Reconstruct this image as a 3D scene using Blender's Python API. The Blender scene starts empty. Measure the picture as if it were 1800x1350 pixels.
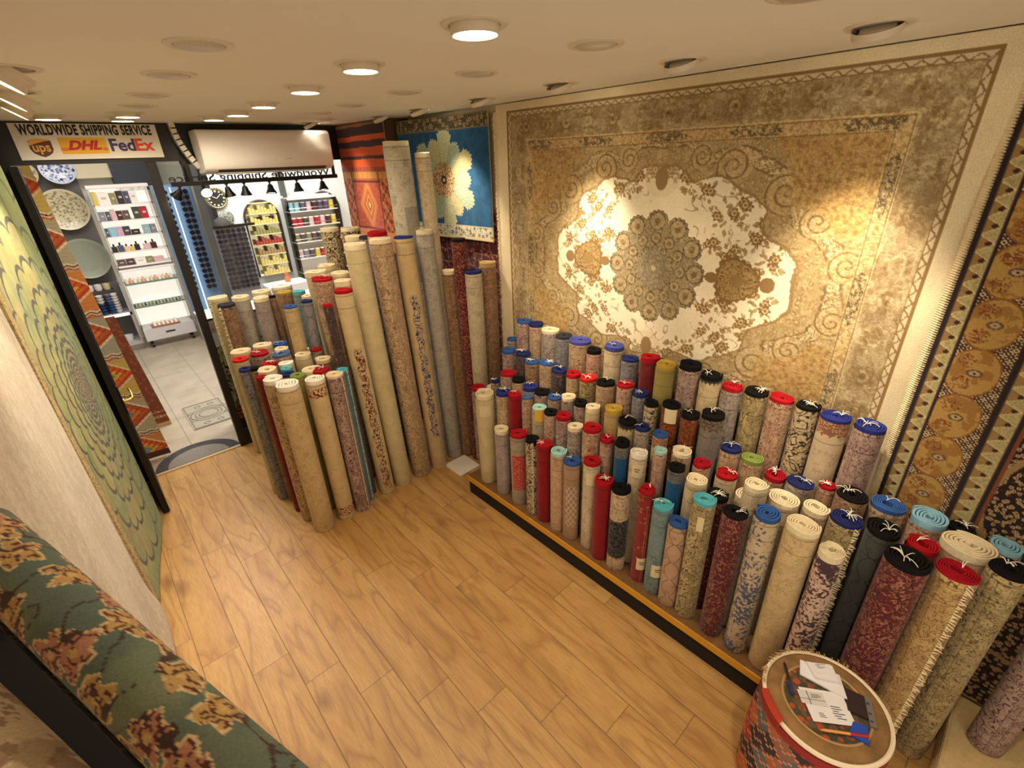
import bpy, bmesh, math, random
import numpy as np
from mathutils import Vector, Matrix, Euler

# ------------------------------------------------------------------ camera, world, light, exposure
scn = bpy.context.scene
col = scn.collection
scn.view_settings.view_transform = 'Standard'
scn.view_settings.look = 'None'
scn.view_settings.gamma = 1.0
scn.view_settings.use_curve_mapping = False
scn.view_settings.exposure = 0.50

cam_d = bpy.data.cameras.new('camera')
cam = bpy.data.objects.new('camera', cam_d); col.objects.link(cam)
cam_d.sensor_width = 36.0; cam_d.lens = 826.451 / 1800 * 36.0
cam_d.clip_start = 0.02; cam_d.clip_end = 60
cam.matrix_world = (Matrix.Translation((0, 0, 2.0)) @ Matrix.Rotation(-0.731189, 4, 'Z')
                    @ Matrix.Rotation(1.121825, 4, 'X') @ Matrix.Rotation(-0.0378201, 4, 'Z'))
scn.camera = cam

world = bpy.data.worlds.new('world'); scn.world = world
world.use_nodes = True
world.node_tree.nodes['Background'].inputs[0].default_value = (1.0, 0.86, 0.66, 1)
world.node_tree.nodes['Background'].inputs[1].default_value = 0.85  # warm ambient fill, enters where the rear of the room is left open

WARM = (1.0, 0.83, 0.61)
COOL = (1.0, 0.95, 0.91)
CEIL = 2.26
LAMP_W = 16.0          # ordinary lit downlight
WASH_W = 66.0          # wall washer
def light(name, kind, loc, energy, colr, rot=(0, 0, 0), size=0.1, spot=2.4, blend=0.8, sizey=None):
    d = bpy.data.lights.new(name, kind); d.energy = energy; d.color = colr
    if kind == 'SPOT':
        d.spot_size = spot; d.spot_blend = blend; d.shadow_soft_size = size
    elif kind == 'AREA':
        d.size = size
        if sizey: d.shape = 'RECTANGLE'; d.size_y = sizey
    else:
        d.shadow_soft_size = size
    o = bpy.data.objects.new(name, d); col.objects.link(o)
    o.location = loc; o.rotation_euler = rot
    return o
def aim(o, target):
    v = Vector(target) - o.location
    o.rotation_euler = v.to_track_quat('-Z', 'Y').to_euler()
# the bright lane outside: added area lights without fixtures
light('lane_fill', 'AREA', (0.7, 5.3, 2.75), 50, COOL, size=2.2, sizey=1.2)
light('lane_fill', 'AREA', (2.0, 5.0, 2.75), 36, COOL, size=1.6, sizey=1.0)
light('lane_fill', 'AREA', (-0.1, 4.5, 2.8), 18, COOL, size=.8, sizey=.5)  # extra fill to brighten the kilim outside the door

rnd = random.Random(7)

# ------------------------------------------------------------------ helpers
def lin(c):
    return tuple(((x / 12.92) if x <= 0.04045 else ((x + 0.055) / 1.055) ** 2.4) for x in c)
def S(r, g, b): return lin((r / 255, g / 255, b / 255)) + (1.0,)

MATS = {}
def pmat(name, colr, rough=0.6, metal=0.0, emit=None, es=0.0, noise=0.0, nscale=60, bump=0.0, bscale=300, spec=0.5, coat=0.0):
    if name in MATS: return MATS[name]
    m = bpy.data.materials.new(name); m.use_nodes = True
    nt = m.node_tree; b = nt.nodes['Principled BSDF']
    b.inputs['Base Color'].default_value = colr
    b.inputs['Roughness'].default_value = rough; b.inputs['Metallic'].default_value = metal
    b.inputs['Specular IOR Level'].default_value = spec
    b.inputs['Coat Weight'].default_value = coat
    if emit:
        b.inputs['Emission Color'].default_value = emit; b.inputs['Emission Strength'].default_value = es
    if noise or bump:
        tc = nt.nodes.new('ShaderNodeTexCoord')
    if noise:
        n = nt.nodes.new('ShaderNodeTexNoise'); n.inputs['Scale'].default_value = nscale; n.inputs['Detail'].default_value = 5
        nt.links.new(tc.outputs['Object'], n.inputs['Vector'])
        mr = nt.nodes.new('ShaderNodeMapRange'); mr.inputs[1].default_value = 0.25; mr.inputs[2].default_value = 0.75
        mr.inputs[3].default_value = 1 - noise; mr.inputs[4].default_value = 1 + noise
        nt.links.new(n.outputs['Fac'], mr.inputs[0])
        mx = nt.nodes.new('ShaderNodeVectorMath'); mx.operation = 'SCALE'
        mx.inputs[0].default_value = colr[:3]
        nt.links.new(mr.outputs[0], mx.inputs['Scale']); nt.links.new(mx.outputs[0], b.inputs['Base Color'])
    if bump:
        n2 = nt.nodes.new('ShaderNodeTexNoise'); n2.inputs['Scale'].default_value = bscale; n2.inputs['Detail'].default_value = 3
        nt.links.new(tc.outputs['Object'], n2.inputs['Vector'])
        bp = nt.nodes.new('ShaderNodeBump'); bp.inputs['Strength'].default_value = bump; bp.inputs['Distance'].default_value = 0.004
        nt.links.new(n2.outputs['Fac'], bp.inputs['Height']); nt.links.new(bp.outputs[0], b.inputs['Normal'])
    MATS[name] = m
    return m

def put(o, parent=None, label=None, cat=None, group=None, kind=None):
    if o.name not in col.objects: col.objects.link(o)
    if parent: o.parent = parent
    if label: o['label'] = label
    if cat: o['category'] = cat
    if group: o['group'] = group
    if kind: o['kind'] = kind
    return o
def thing(name, label, cat, loc=(0, 0, 0), rz=0, group=None):
    o = bpy.data.objects.new(name, None); o.empty_display_size = 0.05
    o.location = loc; o.rotation_euler = (0, 0, rz)
    return put(o, None, label, cat, group)

class MB:
    def __init__(s): s.v = []; s.f = []; s.m = []; s.uv = []; s.mi = 0
    def add(s, vs, fs, uvs=None):
        b = len(s.v); s.v += [tuple(x) for x in vs]
        for i, f in enumerate(fs):
            s.f.append(tuple(b + k for k in f)); s.m.append(s.mi)
            s.uv.append(uvs[i] if uvs else None)
        return s
    def box(s, c, d, rz=0, mat=None):
        x, y, z = d[0] / 2, d[1] / 2, d[2] / 2
        vs = [Vector((i * x, j * y, k * z)) for k in (-1, 1) for j in (-1, 1) for i in (-1, 1)]
        M = Matrix.Rotation(rz, 3, 'Z') if mat is None else mat
        vs = [M @ v + Vector(c) for v in vs]
        return s.add(vs, [(0, 2, 3, 1), (4, 5, 7, 6), (0, 1, 5, 4), (2, 6, 7, 3), (0, 4, 6, 2), (1, 3, 7, 5)])
    def b2(s, a, b):
        return s.box([(a[i] + b[i]) / 2 for i in range(3)], [abs(b[i] - a[i]) for i in range(3)])
    def tube(s, pts, r, n=8, caps=True):
        pts = [Vector(p) for p in pts]; rs = r if isinstance(r, (list, tuple)) else [r] * len(pts)
        vs = []; fs = []
        up = Vector((0, 0, 1))
        for i, p in enumerate(pts):
            t = (pts[min(i + 1, len(pts) - 1)] - pts[max(i - 1, 0)]).normalized()
            a = t.cross(up)
            if a.length < 1e-3: a = t.cross(Vector((1, 0, 0)))
            a.normalize(); b_ = t.cross(a)
            for k in range(n):
                th = 2 * math.pi * k / n
                vs.append(p + (a * math.cos(th) + b_ * math.sin(th)) * rs[i])
        for i in range(len(pts) - 1):
            for k in range(n):
                k2 = (k + 1) % n
                fs.append((i * n + k, i * n + k2, (i + 1) * n + k2, (i + 1) * n + k))
        if caps:
            fs.append(tuple(range(n))[::-1]); fs.append(tuple((len(pts) - 1) * n + k for k in range(n)))
        return s.add(vs, fs)
    def lathe(s, prof, c=(0, 0, 0), n=32, M=None):
        vs = []; fs = []
        for (r, z) in prof:
            for k in range(n):
                th = 2 * math.pi * k / n
                v = Vector((r * math.cos(th), r * math.sin(th), z))
                if M is not None: v = M @ v
                vs.append(v + Vector(c))
        for i in range(len(prof) - 1):
            for k in range(n):
                k2 = (k + 1) % n
                fs.append((i * n + k, i * n + k2, (i + 1) * n + k2, (i + 1) * n + k))
        return s.add(vs, fs)
    def prism(s, poly, z0, z1, M=None, c=(0, 0, 0)):
        n = len(poly)
        vs = [Vector((p[0], p[1], z)) for z in (z0, z1) for p in poly]
        if M is not None: vs = [M @ v for v in vs]
        vs = [v + Vector(c) for v in vs]
        fs = [tuple(range(n))[::-1], tuple(range(n, 2 * n))] + [(i, (i + 1) % n, n + (i + 1) % n, n + i) for i in range(n)]
        return s.add(vs, fs)
    def build(s, name, mat, parent=None, label=None, cat=None, group=None, kind=None, smooth=False, bevel=0, loc=None):
        me = bpy.data.meshes.new(name)
        me.from_pydata([tuple(v) for v in s.v], [], s.f)
        mats = mat if isinstance(mat, (list, tuple)) else [mat]
        for m in mats: me.materials.append(m)
        if len(mats) > 1: me.polygons.foreach_set('material_index', s.m)
        if any(u is not None for u in s.uv):
            ul = me.uv_layers.new(name='UVMap'); k = 0
            for f, u in zip(s.f, s.uv):
                for q in range(len(f)):
                    ul.data[k].uv = u[q] if u else (0, 0)
                    k += 1
        if smooth:
            me.polygons.foreach_set('use_smooth', [True] * len(me.polygons))
            try: me.set_sharp_from_angle(angle=math.radians(38))
            except Exception: pass
        me.update()
        o = bpy.data.objects.new(name, me)
        if bevel:
            md = o.modifiers.new('bevel', 'BEVEL'); md.width = bevel; md.segments = 2; md.limit_method = 'ANGLE'
        if loc: o.location = loc
        return put(o, parent, label, cat, group, kind)
def M_axes(x, y, z):
    return Matrix((Vector(x), Vector(y), Vector(z))).transposed()
def text(name, body, M4, size, mat, parent, extrude=0.0006, bold=0.0, sx=1.0, shear=0.0, align='CENTER', width=None):
    cu = bpy.data.curves.new(name, 'FONT'); cu.body = body; cu.size = size; cu.extrude = extrude
    cu.offset = bold; cu.space_character = 1.0 if size != .068 else 1.10; cu.align_x = align; cu.align_y = 'CENTER'; cu.shear = shear; cu.resolution_u = 3
    t = bpy.data.objects.new(name, cu); col.objects.link(t)
    bpy.context.view_layer.update()
    dg = bpy.context.evaluated_depsgraph_get()
    me = bpy.data.meshes.new_from_object(t.evaluated_get(dg))
    bpy.data.objects.remove(t)
    co = np.empty(len(me.vertices) * 3); me.vertices.foreach_get('co', co); co = co.reshape(-1, 3)
    if width and len(co):
        w = co[:, 0].max() - co[:, 0].min(); c = (co[:, 0].max() + co[:, 0].min()) / 2
        co[:, 0] = (co[:, 0] - c) * width / w
    else: co[:, 0] *= sx
    m3 = np.array(M4.to_3x3()); tr = np.array(M4.translation)
    co = co @ m3.T + tr
    me.vertices.foreach_set('co', co.ravel()); me.materials.clear(); me.materials.append(mat)
    me.update()
    o = bpy.data.objects.new(name, me)
    return put(o, parent)
def frame_at(loc, x, y):
    x = Vector(x).normalized(); y = Vector(y).normalized(); z = x.cross(y)
    return Matrix.Translation(loc) @ M_axes(x, y, z).to_4x4()

# ------------------------------------------------------------------ numpy drawing for the woven patterns
def hsh(ix, iy, s=0):
    a = np.sin(ix * 127.1 + iy * 311.7 + s * 74.7) * 43758.5453
    return a - np.floor(a)
def vn(x, y, s=0):
    ix = np.floor(x); iy = np.floor(y); fx = x - ix; fy = y - iy
    fx = fx * fx * (3 - 2 * fx); fy = fy * fy * (3 - 2 * fy)
    return (hsh(ix, iy, s) * (1 - fx) + hsh(ix + 1, iy, s) * fx) * (1 - fy) + (hsh(ix, iy + 1, s) * (1 - fx) + hsh(ix + 1, iy + 1, s) * fx) * fy
def fbm(x, y, s=0, o=4):
    t = 0; a = 0.5
    for i in range(o):
        t = t + a * vn(x * 2 ** i, y * 2 ** i, s + i); a *= 0.5
    return t / (1 - 0.5 ** o)
def voro(x, y, s=0, jit=0.9):
    ix = np.floor(x); iy = np.floor(y)
    F1 = np.full(x.shape, 9.0); F2 = np.full(x.shape, 9.0); ID = np.zeros(x.shape); DX = np.zeros(x.shape); DY = np.zeros(x.shape)
    for a in (-1, 0, 1):
        for b in (-1, 0, 1):
            cx = ix + a; cy = iy + b
            px = cx + 0.5 + (hsh(cx, cy, s) - 0.5) * jit; py = cy + 0.5 + (hsh(cx, cy, s + 5) - 0.5) * jit
            dx = x - px; dy = y - py; d = np.hypot(dx, dy)
            nw = d < F1
            F2 = np.where(nw, F1, np.minimum(F2, d)); F1 = np.where(nw, d, F1)
            ID = np.where(nw, hsh(cx, cy, s + 9), ID); DX = np.where(nw, dx, DX); DY = np.where(nw, dy, DY)
    return F1, F2, ID, DX, DY
def sm(e0, e1, x):
    t = np.clip((x - e0) / (e1 - e0), 0, 1); return t * t * (3 - 2 * t)
def mixc(img, m, c):
    m = np.clip(m, 0, 1)[..., None]
    c = np.array(c, float) if not isinstance(c, np.ndarray) else c
    return img * (1 - m) + c * m
def blossoms(x, y, sc, s=0, dens=0.7, pet=6):
    F1, F2, ID, DX, DY = voro(x * sc, y * sc, s)
    th = np.arctan2(DY, DX) + ID * 6
    R = 0.30 + 0.08 * np.cos(pet * th)
    on = (ID < dens)
    return (F1 < R) & on, (F1 < R * 0.45) & on, (np.abs(F1 - R * 0.72) < 0.03) & on
def scrolls(x, y, sc, s=0, k=5, w=0.16):
    n = fbm(x * sc, y * sc, s, 3) * k
    return np.abs((n - np.floor(n)) - 0.5) < w
class Grid: pass
def rug_grid(name, P0, U, Vd, W, H, step, draw, parent=None, wav=None, thick=0.009, label=None, cat='rug', group=None, back=(0.62, 0.55, 0.42), edge=0.0):
    """a woven rug as a dense sheet; draw(u, v) gives its woven colours"""
    nu = max(2, int(W / step)); nv = max(2, int(H / step))
    u, v = np.meshgrid(np.linspace(0, W, nu + 1), np.linspace(0, H, nv + 1))
    rgb = np.clip(draw(u, v), 0.0, 1.0)
    rgb = np.where(rgb <= 0.04045, rgb / 12.92, ((rgb + 0.055) / 1.055) ** 2.4)
    U = np.array(U, float); Vd = np.array(Vd, float); N = np.cross(Vd, U); N /= np.linalg.norm(N)
    co = np.array(P0, float) + u[..., None] * U + v[..., None] * Vd
    if wav is not None:
        w = wav(u, v)
        if isinstance(w, tuple): co = co + w[0][..., None] * N + w[1][..., None] * U + w[2][..., None] * Vd
        else: co = co + w[..., None] * N
    n0 = (nu + 1) * (nv + 1)
    back_co = co - N * thick
    idx = np.arange(n0).reshape(nv + 1, nu + 1)
    a = idx[:-1, :-1].ravel(); b = idx[:-1, 1:].ravel(); c = idx[1:, 1:].ravel(); d = idx[1:, :-1].ravel()
    front = np.stack([a, d, c, b], 1)
    # coarse rim around the sheet
    rim = np.concatenate([idx[0, :], idx[1:, -1], idx[-1, -2::-1], idx[-2:0:-1, 0]])
    m = len(rim)
    rimco = back_co.reshape(-1, 3)[rim]
    r2 = n0 + np.arange(m)
    side = np.stack([rim, np.roll(rim, -1), np.roll(r2, -1), r2], 1)
    verts = np.concatenate([co.reshape(-1, 3), rimco])
    faces = np.concatenate([front, side])
    me = bpy.data.meshes.new(name)
    me.vertices.add(len(verts)); me.vertices.foreach_set('co', verts.ravel())
    me.loops.add(faces.size); me.loops.foreach_set('vertex_index', faces.ravel().astype(np.int32))
    me.polygons.add(len(faces)); me.polygons.foreach_set('loop_start', np.arange(0, faces.size, 4, dtype=np.int32))
    me.update(calc_edges=True)
    at = me.color_attributes.new('pattern', 'FLOAT_COLOR', 'POINT')
    cc = np.ones((len(verts), 4), np.float32); cc[:n0, :3] = rgb.reshape(-1, 3); cc[n0:, :3] = back
    at.data.foreach_set('color', cc.ravel())
    me.polygons.foreach_set('use_smooth', [True] * len(me.polygons))
    me.materials.append(woven_mat())
    me.validate()
    o = bpy.data.objects.new(name, me)
    return put(o, parent, label, cat if parent is None else None, group)
def woven_mat():
    if 'woven' in MATS: return MATS['woven']
    m = bpy.data.materials.new('woven_wool'); m.use_nodes = True; nt = m.node_tree; b = nt.nodes['Principled BSDF']
    at = nt.nodes.new('ShaderNodeAttribute'); at.attribute_name = 'pattern'
    tc = nt.nodes.new('ShaderNodeTexCoord')
    n = nt.nodes.new('ShaderNodeTexNoise'); n.inputs['Scale'].default_value = 260; n.inputs['Detail'].default_value = 3
    nt.links.new(tc.outputs['Object'], n.inputs['Vector'])
    mr = nt.nodes.new('ShaderNodeMapRange'); mr.inputs[1].default_value = .3; mr.inputs[2].default_value = .7; mr.inputs[3].default_value = .86; mr.inputs[4].default_value = 1.1
    nt.links.new(n.outputs['Fac'], mr.inputs[0])
    mx = nt.nodes.new('ShaderNodeVectorMath'); mx.operation = 'SCALE'
    nt.links.new(at.outputs['Color'], mx.inputs[0]); nt.links.new(mr.outputs[0], mx.inputs['Scale'])
    nt.links.new(mx.outputs[0], b.inputs['Base Color'])
    b.inputs['Roughness'].default_value = 0.85; b.inputs['Specular IOR Level'].default_value = 0.25
    b.inputs['Sheen Weight'].default_value = 0.15
    bp = nt.nodes.new('ShaderNodeBump'); bp.inputs['Strength'].default_value = .35; bp.inputs['Distance'].default_value = .003
    nt.links.new(n.outputs['Fac'], bp.inputs['Height']); nt.links.new(bp.outputs[0], b.inputs['Normal'])
    MATS['woven'] = m
    return m
# ------------------------------------------------------------------ node shorthand
class NT:
    def __init__(s, m): s.nt = m.node_tree; s.n = s.nt.nodes; s.l = s.nt.links
    def _in(s, sock, v):
        if hasattr(v, 'is_output') or isinstance(v, bpy.types.NodeSocket): s.l.new(v, sock)
        else: sock.default_value = v
    def m(s, op, a, b=None, c=None, clamp=False):
        n = s.n.new('ShaderNodeMath'); n.operation = op; n.use_clamp = clamp
        s._in(n.inputs[0], a)
        if b is not None: s._in(n.inputs[1], b)
        if c is not None: s._in(n.inputs[2], c)
        return n.outputs[0]
    def vm(s, op, a, b=None, sc=None):
        n = s.n.new('ShaderNodeVectorMath'); n.operation = op
        s._in(n.inputs[0], a)
        if b is not None: s._in(n.inputs[1], b)
        if sc is not None: s._in(n.inputs['Scale'], sc)
        return n.outputs['Vector'] if op not in ('LENGTH', 'DOT_PRODUCT') else n.outputs['Value']
    def xyz(s, x, y, z=0.0):
        n = s.n.new('ShaderNodeCombineXYZ'); s._in(n.inputs[0], x); s._in(n.inputs[1], y); s._in(n.inputs[2], z); return n.outputs[0]
    def sep(s, v):
        n = s.n.new('ShaderNodeSeparateXYZ'); s._in(n.inputs[0], v); return n.outputs
    def noise(s, v, sc, det=3, dist=0.0):
        n = s.n.new('ShaderNodeTexNoise'); s._in(n.inputs['Vector'], v); n.inputs['Scale'].default_value = sc; n.inputs['Detail'].default_value = det
        n.inputs['Distortion'].default_value = dist; return n.outputs['Fac'], n.outputs['Color']
    def voro(s, v, sc, feat='F1', rand=1.0):
        n = s.n.new('ShaderNodeTexVoronoi'); n.feature = feat; s._in(n.inputs['Vector'], v); n.inputs['Scale'].default_value = sc
        n.inputs['Randomness'].default_value = rand; return n.outputs
    def mix(s, f, a, b):
        n = s.n.new('ShaderNodeMix'); n.data_type = 'RGBA'; s._in(n.inputs[0], f); s._in(n.inputs[6], a); s._in(n.inputs[7], b); return n.outputs[2]
    def step(s, x, e, w=0.02):   # 1 above e
        n = s.n.new('ShaderNodeMapRange'); s._in(n.inputs[0], x); n.inputs[1].default_value = e - w; n.inputs[2].default_value = e + w
        return n.outputs[0]
    def below(s, x, e, w=0.02): return s.m('SUBTRACT', 1.0, s.step(x, e, w))
    def band(s, x, a, b, w=0.002): return s.m('MULTIPLY', s.step(x, a, w), s.below(x, b, w))
    def mul(s, a, b): return s.m('MULTIPLY', a, b)
    def mx(s, a, b): return s.m('MAXIMUM', a, b)

# rolled-rug pile materials: ground, motif, accent + kind of pattern ------------------------------
def pile_mat(name, ground, motif, accent, kind='floral', sc=20.0, border=True, opts=()):
    key = 'pile_' + name
    if kind != 'plain': motif = tuple(x * .66 for x in motif[:3]) + (1,)
    if key in MATS: return MATS[key]
    m = bpy.data.materials.new(key); m.use_nodes = True; N = NT(m); b = N.n['Principled BSDF']
    uvn = N.n.new('ShaderNodeUVMap'); uvn.uv_map = 'UVMap'
    oi = N.n.new('ShaderNodeObjectInfo')
    off = N.m('MULTIPLY', oi.outputs['Random'], 17.0)
    P0 = uvn.outputs[0]
    u, v, _ = N.sep(P0)
    wn = N.noise(N.vm('ADD', P0, N.xyz(off, off)), 30, 2)[1]
    P = N.vm('ADD', N.vm('ADD', P0, N.xyz(off, off)), N.vm('SCALE', N.vm('SUBTRACT', wn, (0.5, 0.5, 0.5)), sc=0.022))
    fine = N.noise(P, 320, 3)[0]
    wear = N.noise(P, 14, 4)[0]
    G = N.mix(N.step(wear, 0.5, 0.25), ground, tuple(g * 0.78 for g in ground[:3]) + (1,))
    colr = G
    def flowers(sc_, col1, col2, dens=1.0, pet=6.0, r0=0.30):
        vo = N.voro(P, sc_)
        diff = N.vm('SUBTRACT', P, vo['Position'])
        dx, dy, _z = N.sep(diff)
        ang = N.m('ARCTAN2', dy, dx)
        pt = N.m('MULTIPLY_ADD', N.m('COSINE', N.mul(ang, pet)), 0.09, r0)
        rr = N.m('DIVIDE', vo['Distance'], pt)
        r_, g_, b_ = N.sep(vo['Color'])
        on = N.below(r_, dens, 0.01)
        f = N.mul(N.below(rr, 1.0, 0.08), on); ring = N.mul(N.band(rr, 0.45, 0.7, 0.06), on); core = N.mul(N.below(rr, 0.25, 0.05), on)
        c = N.mix(f, colr, col1); c = N.mix(ring, c, G); return N.mix(core, c, col2)
    def vines(sc_, colv, w=0.035):
        vo = N.voro(P, sc_, 'DISTANCE_TO_EDGE')
        return N.mix(N.below(vo['Distance'], w, 0.02), colr, colv)
    def lines(sc_, k, w, colv):
        n = N.noise(P, sc_, 2)[0]
        fr = N.m('ABSOLUTE', N.m('SUBTRACT', N.m('FRACT', N.mul(n, k)), 0.5))
        return N.mix(N.below(fr, w, 0.05), colr, colv)
    if kind == 'floral':
        colr = lines(20, 7.0, 0.11, motif); colr = flowers(sc, motif, accent, 0.85)
        colr = flowers(sc * 2.3, accent, motif, 0.45, 5.0)
        # a long side border that shows on part of the roll, and the end border below the rim
        us = N.m('ADD', u, N.m('MULTIPLY_ADD', oi.outputs['Random'], 0.10, -0.045))
        fld = colr; colr = tuple(g * .62 + m_ * .38 for g, m_ in zip(ground[:3], motif[:3])) + (1,); G = colr
        colr = lines(34, 7.0, 0.14, motif); colr = flowers(sc * 1.6, ground, motif, 0.95, 4.0, .34)
        rail = N.mx(N.below(N.m('ABSOLUTE', N.m('SUBTRACT', us, 0.004)), 0.0016, 0.0006), N.below(N.m('ABSOLUTE', N.m('SUBTRACT', us, 0.026)), 0.0012, 0.0006))
        sb = N.mix(N.mul(rail, .85), colr, motif)
        m1 = N.mul(N.step(us, 0.004, 0.0006), N.step(v, 0.10, 0.001))
        m2 = N.band(v, 0.036, 0.096, 0.001)
        colr = N.mix(N.mul(N.mx(N.mul(m1, .8), N.mul(m2, .55)), 1.0), fld, sb)
    elif kind == 'faint':
        colr = N.mix(0.6, colr, flowers(sc, motif, accent, 0.7)); colr = N.mix(0.7, colr, lines(22, 7.0, 0.10, accent)); colr = N.mix(0.5, colr, flowers(sc * 2.2, motif, accent, 0.4, 4.0))
    elif kind == 'plain':
        sp = N.noise(P, 120, 4)[0]; colr = N.mix(N.mul(N.step(sp, 0.6, 0.05), 0.35), colr, motif)
        colr = N.mix(N.mul(N.step(N.noise(P, 22, 3)[0], 0.62, 0.03), 0.3), colr, accent)
    elif kind == 'speckle':
        sp = N.noise(P, 75, 4)[0]; cl = N.noise(P, 9, 2)[0]
        k = N.step(N.m('ADD', sp, N.mul(N.m('SUBTRACT', cl, 0.5), 0.7)), 0.52, 0.03); colr = N.mix(k, colr, motif)
        colr = N.mix(N.step(N.noise(P, 55, 2)[0], 0.66, 0.02), colr, accent)
    elif kind == 'scroll':
        colr = lines(17, 7.0, 0.17, motif); colr = lines(34, 5.0, 0.08, accent)
    elif kind == 'mottle':
        midb = N.band(v, 0.17, 0.40, 0.02); k = N.step(N.noise(P, 80, 3)[0], 0.5, 0.03)
        colr = N.mix(N.step(N.noise(P, 60, 3)[0], 0.56, 0.03), colr, accent)
        e = N.step(N.m('ADD', midb, N.mul(N.m('SUBTRACT', N.noise(P, 40, 2)[0], 0.5), 0.8)), 0.5, 0.04)
        dk = N.mix(N.mul(k, 0.8), motif, tuple(x * 9.0 + .01 for x in motif[:3]) + (1,)); colr = N.mix(e, colr, dk)
    elif kind in ('arcs', 'medallion', 'lattice', 'paisley'):
        if kind == 'medallion':
            colr = lines(30, 6.0, 0.10, accent); colr = flowers(34, accent, motif, 0.5, 5.0)
        elif kind == 'paisley':
            colr = N.mix(0.6, colr, flowers(26, accent, motif, 0.85, 2.0, 0.26))
        else: colr = N.mix(0.5, colr, flowers(26, motif, accent, 0.45, 4.0))
        ph = N.mul(v, 62.0 if kind != 'lattice' else 150.0)
        a = N.m('SUBTRACT', N.m('ABSOLUTE', N.mul(u, 1.0)), N.m('MULTIPLY_ADD', N.m('ABSOLUTE', N.m('SINE', N.mul(ph, .5))), 0.030, 0.006))
        ln = N.below(N.m('ABSOLUTE', a), 0.0016, 0.0008)
        if kind == 'lattice':
            s1 = N.m('FRACT', N.m('ADD', N.mul(u, 34.0), N.mul(v, 24.0))); s2 = N.m('FRACT', N.m('SUBTRACT', N.mul(v, 24.0), N.mul(u, 34.0)))
            ln = N.mul(N.mx(N.below(s1, 0.18, 0.03), N.below(s2, 0.18, 0.03)), N.mul(N.band(v, 0.14, 0.40, 0.01), N.below(N.m('ABSOLUTE', u), 0.034, 0.004)))
            colr = N.mix(ln, colr, (0.62, 0.50, 0.38, 1))
        elif kind == 'paisley':
            old = colr; colr = ground; rb = lines(36, 5.0, 0.22, S(120, 34, 30)); colr = N.mix(N.mx(N.band(v, 0.05, 0.105, 0.001), N.band(v, 0.86, 0.92, 0.001)), old, rb)
        if kind not in ('paisley', 'lattice'): colr = N.mix(ln, colr, motif if kind == 'arcs' else (0.02, 0.012, 0.01, 1))
    elif kind == 'stripe':
        colr = flowers(40, accent, motif, 0.4, 4.0)
        ln = N.below(N.m('FRACT', N.mul(u, 90.0)), 0.25, 0.05); colr = N.mix(N.mul(N.step(u, 0.012, 0.001), N.mul(ln, N.step(v, 0.09, 0.003))), colr, accent)
    elif kind == 'panel':
        colr = N.mix(0.6, colr, lines(26, 8, 0.1, motif))
        pn = N.mul(N.band(v, 0.13, 0.37, 0.003), N.below(N.m('ABSOLUTE', u), 0.05, 0.002))
        old = colr; colr = accent; pan = lines(40, 8.0, 0.13, ground); colr = N.mix(pn, old, pan)
    elif kind == 'arabesque':
        old = N.mix(0.3, colr, flowers(18, motif, accent, 0.4)); 
        wob = N.mul(N.m('SINE', N.mul(v, 55.0)), 0.006)
        msk = N.mul(N.band(v, 0.34, 1.34, 0.01), N.below(N.m('ABSOLUTE', N.m('ADD', N.m('SUBTRACT', u, 0.012), wob)), 0.026, 0.003))
        colr = N.mix(1.0, colr, tuple(x * .82 for x in ground[:3]) + (1,)); pan = lines(34, 5.0, 0.2, motif); colr = pan; pan = flowers(26, motif, accent, 0.5)
        colr = N.mix(msk, old, pan)
    elif kind == 'block':
        colr = N.mix(0.7, colr, flowers(17, motif, accent, 0.8)); 
        q = N.mul(N.step(u, 0.0, 0.001), N.band(v, 0.35, 0.8, 0.003)); colr = N.mix(N.mul(q, 0.6), colr, motif); colr = N.mix(0.6, colr, lines(24, 8, 0.1, motif))
    if 'blue_low' in opts:
        q = N.step(v, 0.075, 0.003); colr = N.mix(q, colr, N.mix(N.step(fine, 0.5, 0.1), S(10, 62, 105), S(24, 92, 140)))
    if 'band' in opts:
        sc_e = N.m('ADD', v, N.mul(N.m('ABSOLUTE', N.m('SINE', N.mul(u, 110.0))), 0.012))
        old = colr; colr = motif; bn = lines(30, 8, 0.15, accent); colr = N.mix(N.below(sc_e, 0.075, 0.002), old, bn)
    if 'scallop' in opts:
        sc_e = N.m('ADD', v, N.mul(N.m('ABSOLUTE', N.m('SINE', N.mul(u, 160.0))), 0.014)); colr = N.mix(N.below(sc_e, 0.042, 0.001), colr, (0.03, 0.025, 0.02, 1))
    if border:
        dark = tuple(x * 0.62 for x in motif[:3]) + (1,)
        bl = N.mx(N.band(v, 0.030, 0.033, 0.001), N.band(v, 0.098, 0.101, 0.001))
        colr = N.mix(N.mul(bl, 0.8), colr, dark)
    fc = N.m('MULTIPLY_ADD', fine, 0.5, 0.75)
    fin = N.vm('SCALE', colr, sc=fc)
    N.l.new(fin, b.inputs['Base Color'])
    b.inputs['Roughness'].default_value = 0.85; b.inputs['Specular IOR Level'].default_value = 0.2; b.inputs['Sheen Weight'].default_value = 0.12
    bp = N.n.new('ShaderNodeBump'); bp.inputs['Strength'].default_value = 0.4; bp.inputs['Distance'].default_value = 0.003
    N.l.new(fine, bp.inputs['Height']); N.l.new(bp.outputs[0], b.inputs['Normal'])
    MATS[key] = m
    return m

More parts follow.
